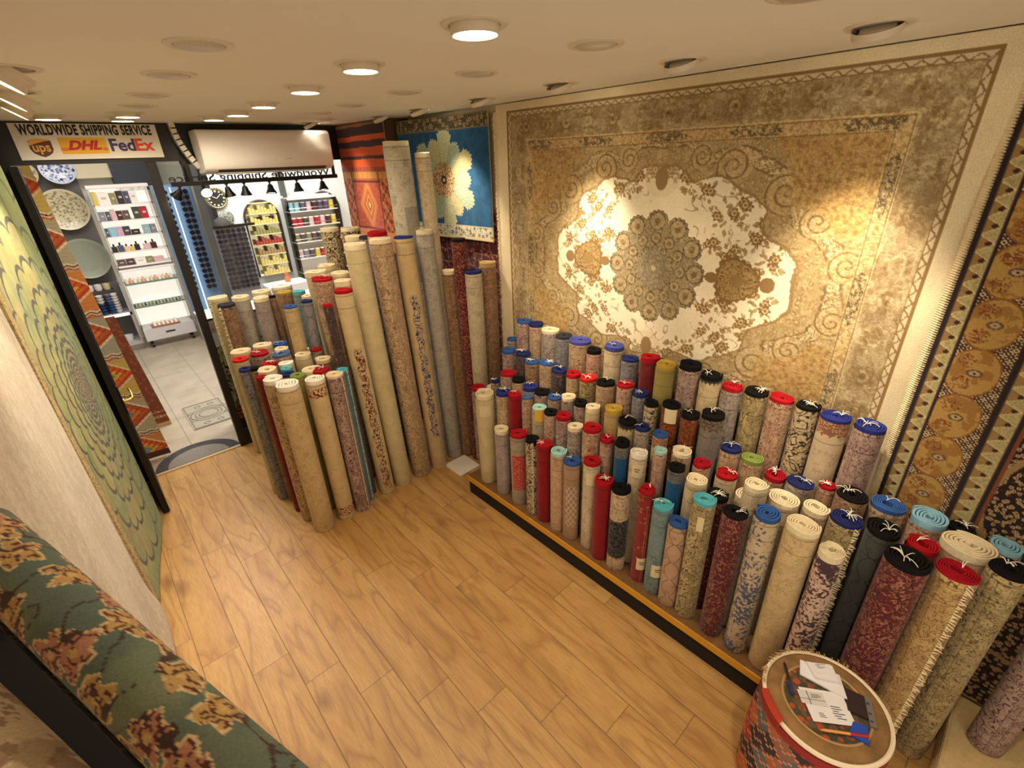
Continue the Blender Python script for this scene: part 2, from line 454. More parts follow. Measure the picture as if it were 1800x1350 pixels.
BODY = {  # style: (words for labels, material arguments)
 'grey_floral': ('grey floral', (S(178,164,150), S(118,100,92), S(196,170,140))),
 'purple_floral': ('mauve floral', (S(186,158,142), S(112,78,80), S(150,96,88))),
 'mauve_floral': ('mauve grey', (S(178,162,152), S(140,124,128), S(124,112,134), 'faint')),
 'tan_floral': ('tan floral', (S(204,176,138), S(150,112,84), S(136,118,96))),
 'pink_floral': ('pinkish floral', (S(206,172,146), S(156,108,94), S(120,92,84))),
 'peach_floral': ('peach floral', (S(208,174,138), S(176,132,108), S(164,120,96), 'faint')),
 'cream_floral': ('cream floral', (S(216,198,164), S(160,138,112), S(178,150,118), 'faint')),
 'slate_floral': ('slate grey floral', (S(150,146,146), S(96,92,104), S(160,130,110))),
 'brown_floral': ('brown floral', (S(168,132,98), S(104,74,56), S(190,150,110))),
 'dark_floral': ('dark floral', (S(98,78,72), S(46,36,40), S(168,132,98))),
 'olive_floral': ('olive floral', (S(190,168,118), S(104,86,52), S(150,124,80))),
 'gold_floral': ('gold floral', (S(200,170,112), S(150,98,54), S(112,84,56), 'floral', 17.0)),
 'blue_floral': ('blue and beige floral', (S(200,178,144), S(98,104,130), S(168,142,112), 'speckle')),
 'greyblue_floral': ('grey blue floral', (S(184,176,160), S(130,134,142), S(150,128,108), 'faint')),
 'yellow_floral': ('yellowish cream floral', (S(212,188,136), S(176,148,98), S(188,146,110), 'faint')),
 'mint_floral': ('pale grey floral', (S(176,172,152), S(120,118,108), S(214,168,60), 'faint')),
 'teal_floral': ('teal grey floral', (S(116,142,146), S(72,92,104), S(160,150,130), 'faint')),
 'teal_plain': ('plain teal', (S(92,128,136), S(70,98,110), S(120,150,150), 'plain')),
 'teal_dark': ('brown and dark teal', (S(72,74,70), S(30,34,36), S(150,110,84), 'arcs')),
 'cream_plain': ('plain cream', (S(212,196,150), S(186,170,128), S(172,158,110), 'plain')),
 'tan_plain': ('plain tan', (S(186,158,108), S(160,130,84), S(150,124,78), 'plain')),
 'olive_plain': ('plain olive', (S(158,142,78), S(130,114,56), S(176,160,98), 'plain')),
 'red_plain': ('solid red', (S(146,16,26), S(112,8,18), S(128,14,24), 'plain')),
 'maroon_plain': ('maroon', (S(120,36,38), S(82,22,26), S(150,62,54), 'plain')),
 'maroon_medallion': ('maroon medallion', (S(98,30,34), S(150,100,76), S(160,110,84), 'medallion')),
 'red_stripe': ('brick red striped', (S(142,46,38), S(96,28,26), S(188,128,92), 'stripe')),
 'red_panel': ('grey and red panel', (S(176,160,138), S(120,104,92), S(186,34,32), 'panel')),
 'rust': ('rust brown', (S(146,74,34), S(84,38,22), S(190,120,60))),
 'rosette': ('beige and rust rosette', (S(206,176,142), S(150,82,66), S(176,112,84))),
 'scroll': ('cream and black scroll', (S(206,186,146), S(66,56,46), S(130,106,76), 'scroll')),
 'cream_scallop': ('cream scallop edged', (S(212,190,146), S(180,156,116), S(160,138,100), 'faint', 20.0, True, ('scallop',))),
 'cream_band': ('cream with rust band', (S(208,190,158), S(164,112,84), S(206,160,120), 'faint', 20.0, True, ('band',))),
 'slate_band': ('slate banded', (S(126,120,114), S(96,84,72), S(150,120,94), 'faint', 20.0, True, ('band',))),
 'blue_band': ('deep blue with grey band', (S(120,118,116), S(80,80,84), S(150,140,124), 'floral', 24.0, True, ('blue_low',))),
 'mottle': ('beige and black mottled', (S(206,180,146), S(30,28,28), S(160,128,98), 'mottle')),
 'lattice': ('brown with white lattice', (S(176,142,112), S(134,100,78), S(150,116,90), 'lattice')),
 'arcs': ('pinkish tan with dark arcs', (S(196,158,126), S(92,66,56), S(170,128,100), 'arcs')),
 'purple_speckle': ('pink and plum speckled', (S(214,184,160), S(88,60,70), S(150,110,100), 'speckle')),
 'paisley': ('cream paisley', (S(214,190,140), S(176,112,76), S(170,148,96), 'paisley')),
 'red_arabesque': ('cream with red vine border', (S(214,192,146), S(124,24,30), S(206,150,120), 'arabesque')),
 'blue_arabesque': ('tan with blue vine border', (S(206,180,130), S(66,78,128), S(200,166,120), 'arabesque')),
 'medallion_grey': ('blue grey medallion', (S(150,146,148), S(74,76,96), S(120,118,124), 'arcs')),
 'greyblue_scroll': ('cream and slate scroll', (S(198,184,150), S(136,132,122), S(160,148,124), 'faint')),
 'grey_block': ('pale grey patchwork', (S(206,198,172), S(148,140,136), S(168,160,140), 'block')),
}
CAP = {'blue': S(52,88,150), 'navy': S(36,44,96), 'royal': S(42,50,122), 'periwinkle': S(70,76,146), 'slate': S(78,98,140), 'charcoal': S(52,52,58),
 'black': S(20,18,18), 'cream': S(228,212,176), 'white': S(240,232,216), 'peach': S(228,204,168), 'red': S(168,22,32), 'scarlet': S(200,38,30), 'crimson': S(158,18,34),
 'mustard': S(184,152,60), 'green': S(128,146,70), 'mint': S(164,206,196), 'turquoise': S(88,178,190), 'skyblue': S(130,176,196), 'tan': S(176,148,100)}
CAPW = {'skyblue': 'sky blue', 'royal': 'royal blue'}
def cap_mat(c):
    return pmat('edge_' + c, CAP[c], rough=0.9, spec=0.15, noise=0.12, nscale=120, bump=0.5, bscale=500)
TASSEL = pmat('white_yarn', S(236, 230, 214), 0.9, bump=0.2)
TAG = pmat('paper_tag', S(222, 204, 160), 0.7, noise=0.06)
TAGINK = pmat('tag_ink', S(70, 60, 50), 0.8)
FRINGE = pmat('rug_fringe', S(226, 208, 168), 0.9, noise=0.1, bump=0.3)

def make_roll(d, label, group, zb=0.0, lean=(0, 0)):
    """d = id, x, y, ztop, r, cap, body, extras"""
    rid, x, y, zt, R, cap, body, ex = d
    h = zt - zb
    root = thing('rolled_rug', label, 'rolled rug', (x - lean[0], y - lean[1], zb), math.atan2(-y, -x) + math.pi, group)
    # local frame: +x points away from the camera side; the pattern centre (u=0) sits at local angle pi
    a = rnd.uniform(0.6, 1.3) * rnd.choice((-1, 1))          # where the free edge of the roll lies
    ca, sa = math.cos(-root.rotation_euler.z), math.sin(-root.rotation_euler.z)
    lx, ly = lean[0] * ca - lean[1] * sa, lean[0] * sa + lean[1] * ca
    turns = rnd.choice((3.6, 4.4, 5.2)) if R > 0.04 else 3.4
    hole = R * rnd.uniform(0.20, 0.36)
    pitch = (R - hole) / turns
    e2, p2, e3, p3 = rnd.uniform(0.0, 0.05), rnd.uniform(0, 6), rnd.uniform(0, 0.022), rnd.uniform(0, 6)
    hs, hp = rnd.uniform(0.1, 0.35), rnd.uniform(0, 6)        # the hole is squashed more than the outside
    def wob(th, rr):
        k = 1 - rr / R
        return rr * (1 + e2 * math.cos(2 * th + p2) + e3 * math.cos(3 * th + p3)) * (1 + hs * k * math.cos(2 * th + hp)) * 0.965
    nseg = 30
    def pt(th, rr, z):
        q = wob(th, rr); t = z / h
        return (q * math.cos(th + a) + lx * t, q * math.sin(th + a) + ly * t, z)
    def outer(th): return R - pitch * 0.55 * (1 - th / (2 * math.pi))
    def surf(th):
        t = (th - a) % (2 * math.pi); return wob(t, outer(t)) * 1.004
    capw = rnd.uniform(0.010, 0.020) if cap not in ('cream', 'white', 'peach', 'tan') else rnd.uniform(0.014, 0.03)
    tilt = rnd.uniform(-0.004, 0.004)
    zs = [0.0, 0.006, h * 0.25, h * 0.5, h * 0.75, h - capw]
    infl = [0.94, 1.0, 1.0 + rnd.uniform(-.02, .01), 1.0 + rnd.uniform(-.02, .01), 1.0 + rnd.uniform(-.02, .01), 1.0]
    mb = MB(); vs = []; fs = []; uv = []
    for zi, z in enumerate(zs):
        for k in range(nseg + 1):
            th = 2 * math.pi * k / nseg
            vs.append(pt(th, outer(th) * infl[zi], z))
    W = nseg + 1
    def uvw(k, z):
        ang = (2 * math.pi * k / nseg + a) % (2 * math.pi)
        return ((ang - math.pi) * R, h - z)
    for zi in range(len(zs) - 1):
        for k in range(nseg):
            fs.append((zi * W + k, zi * W + k + 1, (zi + 1) * W + k + 1, (zi + 1) * W + k))
            u0, v0 = uvw(k, zs[zi]); u1, _ = uvw(k + 1, zs[zi]); v1 = h - zs[zi + 1]
            if u1 - u0 > R * 3: u1 -= 2 * math.pi * R
            elif u0 - u1 > R * 3: u0 -= 2 * math.pi * R
            uv.append(((u0, v0), (u1, v0), (u1, v1), (u0, v1)))
        i0 = zi * W; fs.append((i0 + nseg, i0, (zi + 1) * W, (zi + 1) * W + nseg)); uv.append(((0, 0.2),) * 4)
    fs.append(tuple(range(nseg))[::-1]); uv.append(((0, 0.2),) * nseg)
    mb.add(vs, fs, uv)
    # dark floor of the rolled end, sunk below the edge
    base = len(mb.v); zc = h - 0.035
    mb.add([pt(2 * math.pi * k / 16, R * 0.9 * 0.9, zc) for k in range(16)], [tuple(range(16))], [((0, 0.2),) * 16])
    words, args = BODY[body]
    mb.build('rug_body', pile_mat(body, *args), root, smooth=True)
    # coloured bound edge: outer band + spiral end
    eb = MB(); vs = []; fs = []
    nb = int(turns * 26)
    top = h + tilt
    for k in range(nb + 1):
        t = k / nb; th = 2 * math.pi * (k / 26.0 - turns)      # ends at 0 -> aligned with outer(2pi)
        rr = hole + (R - hole) * t
        w = pitch * 0.36
        edge = 1.006 if t > 1 - 1.0 / turns else 1.0
        bev = min(0.002, w * 0.4)
        ro, ri = rr * edge, rr - 2 * w
        last = t > 1 - 1.02 / turns
        zlo = h - capw - 0.003 if last else h - 0.03
        jz = 0.0012 * math.sin(th * 3 + rid.__len__()) - (0.004 * (1 - t) * (tilt * 200))
        vs += [pt(th, ro, zlo), pt(th, ro, top - bev + jz), pt(th, ro - bev, top + jz), pt(th, ri + bev, top + jz), pt(th, ri, top - bev + jz), pt(th, ri, h - 0.03)]
    for k in range(nb):
        for j in range(5):
            fs.append((k * 6 + j, (k + 1) * 6 + j, (k + 1) * 6 + j + 1, k * 6 + j + 1))
    e = nb * 6; fs += [(e, e + 1, e + 2, e + 3, e + 4, e + 5), (5, 4, 3, 2, 1, 0)]
    eb.add(vs, fs); 
    eb.build('bound_edge', cap_mat(cap), root, smooth=True)
    if 't' in ex:
        tb = MB(); r2 = random.Random(hash_id(rid))
        n = r2.choice((3, 6, 8, 14)); cx, cy = pt(0, 0, h)[:2]; oa = r2.uniform(0, 6.28); cx += R * .3 * math.cos(oa); cy += R * .3 * math.sin(oa)
        for k in range(n):
            th = r2.uniform(0, 6.28); L = R * r2.uniform(0.2, 0.8); w = r2.uniform(-.6, .6)
            p = [(cx, cy, top + 0.003)]
            for q in range(1, 5):
                t = q / 4; p.append((cx + L * t * math.cos(th + w * t), cy + L * t * math.sin(th + w * t), top + 0.004 + 0.010 * math.sin(t * 2.6) * (R / .05)))
            tb.tube(p, 0.0010, 5)
        tb.build('tie_string', TASSEL, root, smooth=True)
    if 'g' in ex:
        gb = MB(); zc = {'F10': .12, 'F11': .15, 'E12': h - .09, 'F7': h - .09, 'E5': h - .035, 'E1': h - .10, 'C12': h - .05, 'F14': h - .1}.get(rid, h * 0.6)
        hh = 0.036; rr = R * 1.02
        n = 8; span = 0.62 if rid != 'F14' else .3
        vs = []
        for z in (zc - hh, zc + hh):
            for k in range(n + 1):
                th = math.pi + (k / n - 0.5) * 2 * span + (0.3 if rid in ('F10', 'F11') else 0.0)
                q = surf(th) * 1.005; vs.append(((q + .0015) * math.cos(th) + lx * z / h, (q + .0015) * math.sin(th) + ly * z / h, z))
        fs = [(k, k + 1, n + 2 + k, n + 1 + k) for k in range(n)]
        gb.add(vs, fs)
        gm = TAG if rid != 'E5' else pmat('yellow_tag', S(222, 176, 60), 0.6)
        if rid in ('E1', 'E12'): gm = pmat('cream_tag', S(214, 200, 160), 0.7)
        g_ = gb.build('paper_tag', gm, root)
        md = g_.modifiers.new('s', 'SOLIDIFY'); md.thickness = 0.0008; md.offset = 1
        if rid in ('F10', 'F11', 'E12'):
            ib = MB()
            for j in range(2):
                z = zc + 0.012 - j * 0.012; th = math.pi + (0.3 if rid in ('F10', 'F11') else 0.0)
                q = surf(th) * 1.005 + 0.0032
                ib.box((q * math.cos(th) + lx * z / h, q * math.sin(th) + ly * z / h, z), (0.0006, 0.026 - j * .008, 0.0035), th)
            ib.build('tag_print', TAGINK, g_)
    if 'f' in ex:
        fb = MB(); r2 = random.Random(hash_id(rid) + 3)
        th0 = math.pi + (0.75 if rid[0] in 'GD' else -0.75 if rid[0] in 'JH' else 0.1)
        if rid == 'J19' or rid == 'J23': th0 = math.pi + .9
        z = 0.02
        while z < h - 0.01:
            q = surf(th0); ln = r2.uniform(0.006, 0.014); dz = r2.uniform(-0.008, 0.004)
            p0 = (q * math.cos(th0) * .98 + lx * z / h, q * math.sin(th0) * .98 + ly * z / h, z)
            tx, ty = -math.sin(th0), math.cos(th0)
            sgn = -1 if rid[0] in 'JHF' else 1
            p1 = (p0[0] + (math.cos(th0) * .5 + tx * .8 * sgn) * ln, p0[1] + (math.sin(th0) * .5 + ty * .8 * sgn) * ln, z + dz)
            p2_ = (p0[0] + (math.cos(th0) * .8 + tx * 1.3 * sgn) * ln, p0[1] + (math.sin(th0) * .8 + ty * 1.3 * sgn) * ln, z + dz * 2)
            fb.tube([p0, p1, p2_], [0.0028, 0.0022, 0.0008], 4)
            z += r2.uniform(0.006, 0.011)
        fb.build('fringe', FRINGE, root)
    return root
def hash_id(s): return sum(ord(c) * (i * 31 + 7) for i, c in enumerate(s))
# ------------------------------------------------------------------ setting
CEILM = pmat('ceiling_plaster', S(242, 236, 222), 0.85, noise=0.01, nscale=3)
WALLM = pmat('wall_paint', S(200, 182, 150), 0.8, noise=0.04)
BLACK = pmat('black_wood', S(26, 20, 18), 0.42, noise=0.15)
BLACKMET = pmat('black_metal', S(18, 16, 16), 0.38, metal=0.3)
WHITEP = pmat('white_plastic', S(236, 228, 216), 0.35)
GOLDM = pmat('brass', S(222, 178, 84), 0.28, metal=0.9)
CHROME = pmat('chrome', S(210, 205, 198), 0.2, metal=1.0)

def floor_mat():
    m = bpy.data.materials.new('oak_planks'); m.use_nodes = True; N = NT(m); b = N.n['Principled BSDF']
    tc = N.n.new('ShaderNodeTexCoord'); x, y, z = N.sep(tc.outputs['Object'])
    PW, PL = 0.1535, 0.956
    xs = N.m('DIVIDE', x, PW); n = N.m('FLOOR', xs); fx = N.m('FRACT', xs)
    ys = N.m('DIVIDE', N.m('ADD', N.m('SUBTRACT', y, 0.809), N.mul(n, 0.2)), PL); mm = N.m('FLOOR', ys); fy = N.m('FRACT', ys)
    wnn = N.n.new('ShaderNodeTexWhiteNoise'); wnn.noise_dimensions = '3D'; N.l.new(N.xyz(n, mm, 0.0), wnn.inputs['Vector']); rnd_ = wnn.outputs['Value']
    o = N.m('MULTIPLY', rnd_, 31.0)
    P = N.xyz(N.m('MULTIPLY', x, 1.0), N.m('MULTIPLY', y, 0.16), o)
    big, bc = N.noise(P, 9.0, 2)
    warp = N.vm('ADD', P, N.vm('SCALE', bc, sc=0.10))
    rings = N.m('FRACT', N.m('MULTIPLY', N.noise(warp, 5.0, 2)[0], 9.0))
    ringm = N.m('POWER', N.m('ABSOLUTE', N.m('SUBTRACT', N.m('MULTIPLY', rings, 2.0), 1.0)), 3.0)
    fibre = N.noise(N.xyz(N.m('MULTIPLY', x, 8.0), N.m('MULTIPLY', y, 0.35), o), 40, 4)[0]
    kn = N.voro(N.xyz(N.m('MULTIPLY', x, 1.0), N.m('MULTIPLY', y, 0.45), o), 5.2)
    knot = N.below(N.m('ADD', kn['Distance'], N.m('MULTIPLY', N.m('SUBTRACT', big, 0.5), 0.3)), 0.10, 0.09)
    c = N.mix(N.step(big, 0.5, 0.25), S(206, 168, 104), S(186, 144, 84))
    c = N.mix(N.m('MULTIPLY', rnd_, 0.30), c, S(176, 130, 72))
    c = N.mix(N.m('MULTIPLY', ringm, 0.48), c, S(130, 84, 44))
    c = N.mix(N.m('MULTIPLY', N.step(fibre, 0.55, 0.15), 0.5), c, S(150, 100, 52))
    c = N.mix(N.m('MULTIPLY', knot, 0.7), c, S(112, 72, 38))
    gx = N.m('MINIMUM', fx, N.m('SUBTRACT', 1.0, fx)); gy = N.m('MINIMUM', fy, N.m('SUBTRACT', 1.0, fy))
    g = N.mx(N.below(gx, 0.010, 0.006), N.below(gy, 0.0014, 0.0009))
    c = N.mix(N.m('MULTIPLY', g, 0.78), c, S(92, 58, 30))
    N.l.new(c, b.inputs['Base Color']); b.inputs['Roughness'].default_value = 0.40
    N.l.new(N.m('MULTIPLY_ADD', fibre, 0.16, 0.30), b.inputs['Roughness'])
    bp = N.n.new('ShaderNodeBump'); bp.inputs['Strength'].default_value = .25; bp.inputs['Distance'].default_value = .001
    N.l.new(N.m('SUBTRACT', fibre, N.m('MULTIPLY', g, 2.0)), bp.inputs['Height']); N.l.new(bp.outputs[0], b.inputs['Normal'])
    return m
MB().b2((-0.45, 0.3, -0.05), (2.1, 3.85, 0.0)).b2((0.95, -1.0, -0.05), (2.1, 0.3, 0.0)).build('floor', floor_mat(), kind='structure')  # floor stops short at the rear left so world light reaches the ceiling
MB().b2((-0.45, -1.0, CEIL), (2.1, 3.95, CEIL + 0.08)).build('ceiling', CEILM, kind='structure')
MB().b2((1.96, -1.0, 0), (2.06, 3.85, CEIL)).build('wall_right', WALLM, kind='structure')
MB().b2((-0.42, -0.2, 0), (-0.32, 3.3, CEIL)).build('wall_left', WALLM, kind='structure')
MB().b2((0.95, -1.05, 0), (2.06, -1.0, CEIL)).build('rear_light_block', WALLM, kind='structure')  # unseen, added to keep world light off the right-hand rolls
MB().b2((-0.42, 3.3, 0), (-0.32, 3.85, CEIL)).build('wall_left_end', pmat('dark_wall', S(52, 40, 34), 0.6), kind='structure')
# wall pier carrying the orange kilim at the window corner
MB().b2((1.775, 3.13, 0), (1.96, 3.85, CEIL)).build('wall_pier', pmat('pier_paint', S(92, 62, 44), 0.7), kind='structure')
# black header and frames of the shop front
MB().b2((-0.42, 3.83, 2.05), (0.70, 3.89, CEIL)).b2((0.70, 3.845, 2.03), (1.775, 3.89, CEIL)).build('wall_front', BLACK, kind='structure')  # right part, behind the air conditioner, is black for the shadow gap there
MB().b2((0.515, 3.825, 0), (0.565, 3.875, 2.05)).build('trim_1', BLACK, kind='structure', bevel=0.003)
MB().b2((-0.42, 3.83, 0), (-0.085, 3.87, 2.05)).build('trim_2', BLACK, kind='structure')
MB().b2((-0.085, 3.835, 0.0), (0.515, 3.862, 0.008)).build('trim_3', pmat('threshold_metal', S(214, 190, 150), 0.35, metal=0.5), kind='structure')
MB().b2((0.565, 3.83, 0), (1.775, 3.87, 0.12)).build('trim_4', BLACK, kind='structure')

def glass_mat(name, tint, gl=0.07):
    if name in MATS: return MATS[name]
    m = bpy.data.materials.new(name); m.use_nodes = True; nt = m.node_tree; nt.nodes.remove(nt.nodes['Principled BSDF'])
    t = nt.nodes.new('ShaderNodeBsdfTransparent'); t.inputs[0].default_value = tint
    g = nt.nodes.new('ShaderNodeBsdfGlossy'); g.inputs['Roughness'].default_value = 0.03
    fr = nt.nodes.new('ShaderNodeFresnel'); fr.inputs[0].default_value = 1.35
    mx = nt.nodes.new('ShaderNodeMixShader')
    nt.links.new(fr.outputs[0], mx.inputs[0]); nt.links.new(t.outputs[0], mx.inputs[1]); nt.links.new(g.outputs[0], mx.inputs[2])
    nt.links.new(mx.outputs[0], nt.nodes['Material Output'].inputs[0]); MATS[name] = m
    return m
GLASS = glass_mat('clear_glass', (0.93, 0.96, 0.96, 1))
# window 1: the shop window
win = thing('window_1', None, None, (1.17, 3.85, 0.12)); win['kind'] = 'structure'
MB().b2((0.565 - 1.17, -0.003, 0), (1.775 - 1.17, 0.003, 1.91)).build('glass_pane', GLASS, win)
MB().b2((0.70 - 1.17, -0.02, 1.80), (0.725 - 1.17, 0.02, 1.93)).build('window_frame', BLACK, win)
text('lettering', 'Worldwide Shipping Service', Matrix.Translation((0, 0, 0)) @ frame_at((1.13 - 1.17, -0.008, 1.828), (-1, 0, 0), (0, 0, 1)),
     0.072, pmat('black_vinyl', S(22, 20, 20), 0.5), win, extrude=0.0004, width=1.05, bold=.001)

# door 1: the open glass door folded back along the left wall
door = thing('door_1', None, None, (-0.085, 3.83, 0.0)); door['kind'] = 'structure'
fr = MB(); fr.b2((0, -0.52, 0.01), (0.035, -0.465, 2.04)).b2((0, -0.05, 0.01), (0.035, 0, 2.04)).b2((0, -0.465, 0.01), (0.035, -0.05, 0.10)).b2((0, -0.465, 1.96), (0.035, -0.05, 2.04))
fr.build('door_frame', BLACKMET, door, bevel=0.003)
MB().b2((0.014, -0.465, 0.10), (0.020, -0.05, 1.96)).build('glass_pane', GLASS, door)
MB().b2((0.035, -0.515, 0.72), (0.043, -0.47, 0.90)).build('lock_plate', BLACKMET, door, bevel=0.002)
hb = MB(); hb.tube([(0.04, -0.492, 0.80), (0.075, -0.492, 0.80), (0.088, -0.485, 0.805), (0.090, -0.45, 0.812), (0.090, -0.41, 0.818), (0.086, -0.395, 0.835)], 0.0065, 10)
hb.lathe([(0.0, 0.0), (0.016, 0.0), (0.016, 0.006), (0.0, 0.006)], (0.042, -0.492, 0.80), 16, Matrix.Rotation(math.pi / 2, 3, 'Y'))
hb.build('door_handle', GOLDM, door, smooth=True)

# ------------------------------------------------------------------ the large ivory rug on the right wall
def c3(r, g, b): return (r / 255, g / 255, b / 255)
def lace(img, u, v, cs, sc=34, s=1, k=4.5, amt=0.6):
    img = mixc(img, scrolls(u, v, sc, s, k, 0.13) * amt, cs[0])
    a, b, r = blossoms(u, v, sc * 0.9, s + 3, 0.6)
    img = mixc(img, a * amt, cs[1]); img = mixc(img, b * amt, cs[2]); return img
def draw_ivory(u, v):
    W, H = 2.06, 1.46; cx, cy = 1.045, 0.735
    U = np.abs(u - cx); V = np.abs(v - cy)
    img = np.zeros(u.shape + (3,)) + c3(224, 208, 172)
    wu = u + (fbm(u * 14, v * 14, 3) - .5) * .03; wv = v + (fbm(u * 14, v * 14, 8) - .5) * .03
    e = np.minimum(0.957 - U, 0.700 - V)
    # outer border ground
    brown, dark, taupe, cream, gold, olive = c3(140, 110, 66), c3(92, 72, 46), c3(168, 146, 108), c3(220, 202, 162), c3(196, 162, 96), c3(150, 134, 92)
    inb = e > 0
    border = np.zeros_like(img) + c3(184, 164, 124)
    border = mixc(border, sm(0.42, 0.58, fbm(u * 22, v * 22, 11)) * .85, c3(150, 126, 88))
    border = mixc(border, scrolls(wu, wv, 16, 21, 5, .15) * .6, c3(142, 118, 80))
    # palmettes repeated along the border
    per = 0.135
    along = np.where(0.957 - U < 0.700 - V, v - cy, u - cx)
    across = e - 0.082
    ph = np.abs(((along / per + 0.5) % 1) - 0.5) * per
    d = np.hypot(ph * 1.0, across * 1.15); th = np.arctan2(across, ph)
    pal = d < 0.040 * (1 + 0.22 * np.cos(7 * th))
    pn = fbm(u * 60, v * 60, 13, 3); border = mixc(border, pal * sm(.25, .5, pn) * .85, c3(134, 108, 68)); border = mixc(border, ((d < 0.024) & (d > 0.013)) * sm(.4, .6, pn) * .7, c3(206, 188, 148)); border = mixc(border, (d < 0.008) * .5, dark)
    border = mixc(border, sm(.50, .58, fbm(along * 11 + 3, across * 34, 15, 3)) * .45, c3(212, 196, 158)); border = mixc(border, sm(.54, .60, fbm(u * 48, v * 48, 17, 3)) * .3, c3(132, 108, 70))
    leaf = np.hypot((per / 2 - ph) * 1.3, across) < 0.030 * (1 + .3 * np.cos(5 * th))
    border = mixc(border, leaf * .5, c3(160, 140, 104))
    border = mixc(border, (e < 0.030), c3(206, 190, 156)); 
    tw = np.sin(along * 150) * 0.006
    border = mixc(border, ((np.abs(across + 0.0605 - tw) < 0.003)), brown)
    border = mixc(border, (e < 0.012) | (np.abs(e - 0.031) < 0.002), brown)
    border = mixc(border, np.abs(e - 0.143) < 0.0022, c3(214, 190, 140))
    img = np.where(inb[..., None], border, img)
    # cartouche guard
    g = (e > 0.145) & (e < 0.192)
    gcol = np.zeros_like(img) + c3(206, 180, 128)
    ac = e - 0.168; ph2 = np.abs(((along / 0.36 + .5) % 1) - .5) * 0.36
    cart = (ph2 < 0.085 + 0.012 * np.cos(ac * 200)) & (np.abs(ac) < 0.0175)
    gcol = mixc(gcol, scrolls(u, v, 30, 5, 5, .2) * .7, c3(160, 128, 78))
    gcol = mixc(gcol, cart, c3(104, 88, 62))
    bl = blossoms(u, v, 46, 31, .9)
    gcol = mixc(gcol, cart * bl[0] * .85, c3(208, 182, 130)); gcol = mixc(gcol, cart * scrolls(u, v, 60, 6, 5, .14) * .8, c3(200, 178, 132))
    gcol = mixc(gcol, (np.abs(np.abs(ac) - 0.0205) < 0.0018), c3(130, 102, 62))
    img = np.where(g[..., None], gcol, img)
    # field
    f = e >= 0.192
    field = np.zeros_like(img) + c3(178, 156, 112)
    field = mixc(field, scrolls(wu, wv, 24, 41, 5, .17) * .65, c3(160, 134, 86)); bl = blossoms(wu, wv, 30, 43, .75, 8)
    field = mixc(field, bl[0] * .5, c3(158, 128, 78)); field = mixc(field, bl[1] * .6, c3(220, 200, 154)); field = mixc(field, bl[2] * .7, c3(120, 96, 60))
    # curls edging the spandrels
    rr = np.hypot(U / 0.60, V / 0.43); th = np.arctan2(V, U)
    lob = 0.90 + 0.10 * np.abs(np.cos(th * 4)) - 0.02 * np.cos(th * 16) + (fbm(u * 30, v * 30, 9) - .5) * .05
    rim = np.abs(rr - lob * 1.22); field = mixc(field, (rim < 0.045) * .9, c3(216, 196, 152)); field = mixc(field, (rim < .055) & scrolls(u, v, 36, 47, 6, .2), c3(144, 116, 72)); field = mixc(field, (np.abs(rim - .048) < .009) * .9, c3(124, 100, 62)); field = mixc(field, sm(.52, .60, fbm(u * 40, v * 40, 49, 3)) * .25, c3(150, 122, 76)); field = mixc(field, sm(.56, .62, fbm(u * 26, v * 26, 51, 3)) * .3, c3(214, 192, 146))
    for (px, py, r0) in ((.50, .33, .075), (.62, .24, .06), (.30, .42, .07), (.70, .38, .05), (.17, .455, .05), (.74, .10, .06)):
        d = np.hypot(U - px, V - py); t2 = np.arctan2(V - py, U - px)
        sp = np.abs(((d / r0 * 2.2 - t2 / 6.283) % 1) - .5) < .13
        field = mixc(field, (d < r0) * .6, c3(200, 176, 124)); field = mixc(field, ((d < r0) & sp) * .9, c3(128, 102, 62))
    corner = np.hypot(0.765 - U, 0.508 - V) < 0.30 * (1 + .07 * np.cos(9 * np.arctan2(0.508 - V, 0.765 - U)))
    field = mixc(field, corner * .6, c3(186, 148, 82)); field = mixc(field, corner * (blossoms(u, v, 40, 61, .8)[0]) * .7, c3(142, 110, 62))
    white = rr < lob
    wcol = np.zeros_like(img) + c3(236, 224, 194)
    # brown flower sprays in the white ground
    sprays = [(.30, .225, .075), (.42, .165, .060), (.20, .335, .050), (.50, .085, .045), (.335, .10, .045), (.12, .37, .04), (.26, .13, .03), (.44, .03, .03), (.36, .30, .05), (.47, .22, .045), (.535, .16, .03), (.05, .40, .035)]
    rs = random.Random(12)
    for (px, py, r0) in sprays:
        near = np.hypot(U - px, V - py) < r0 * 1.7
        if not near.any(): continue
        un, vnn = U[near], V[near]; cc = wcol[near]; dirn = rs.uniform(0, 6.28)
        for q in range(int(10 + r0 * 260)):
            ang = rs.uniform(0, 6.28); dd = r0 * 1.25 * rs.random() ** .7; lx, ly = px + dd * math.cos(ang), py + dd * math.sin(ang) * .9
            la = ang + rs.uniform(-.7, .7); ll = rs.uniform(.007, .014); lw = ll * rs.uniform(.35, .6)
            ex = (un - lx) * math.cos(la) + (vnn - ly) * math.sin(la); ey = -(un - lx) * math.sin(la) + (vnn - ly) * math.cos(la)
            e_ = np.hypot(ex / ll, ey / lw)
            cc = mixc(cc, e_ < 1, c3(142, 112, 66) if q % 3 else c3(164, 136, 88)); cc = mixc(cc, (np.abs(ey) < .0016) & (e_ < .8), c3(196, 172, 124))
        for q in range(3):
            lx, ly = px + rs.uniform(-.5, .5) * r0, py + rs.uniform(-.5, .5) * r0; t3 = np.arctan2(vnn - ly, un - lx); d3 = np.hypot(un - lx, vnn - ly)
            cc = mixc(cc, d3 < .018 * (1 + .22 * np.cos(6 * t3)), c3(134, 104, 60)); cc = mixc(cc, (d3 < .011) & (d3 > .006), c3(206, 182, 134))
        wcol[near] = cc
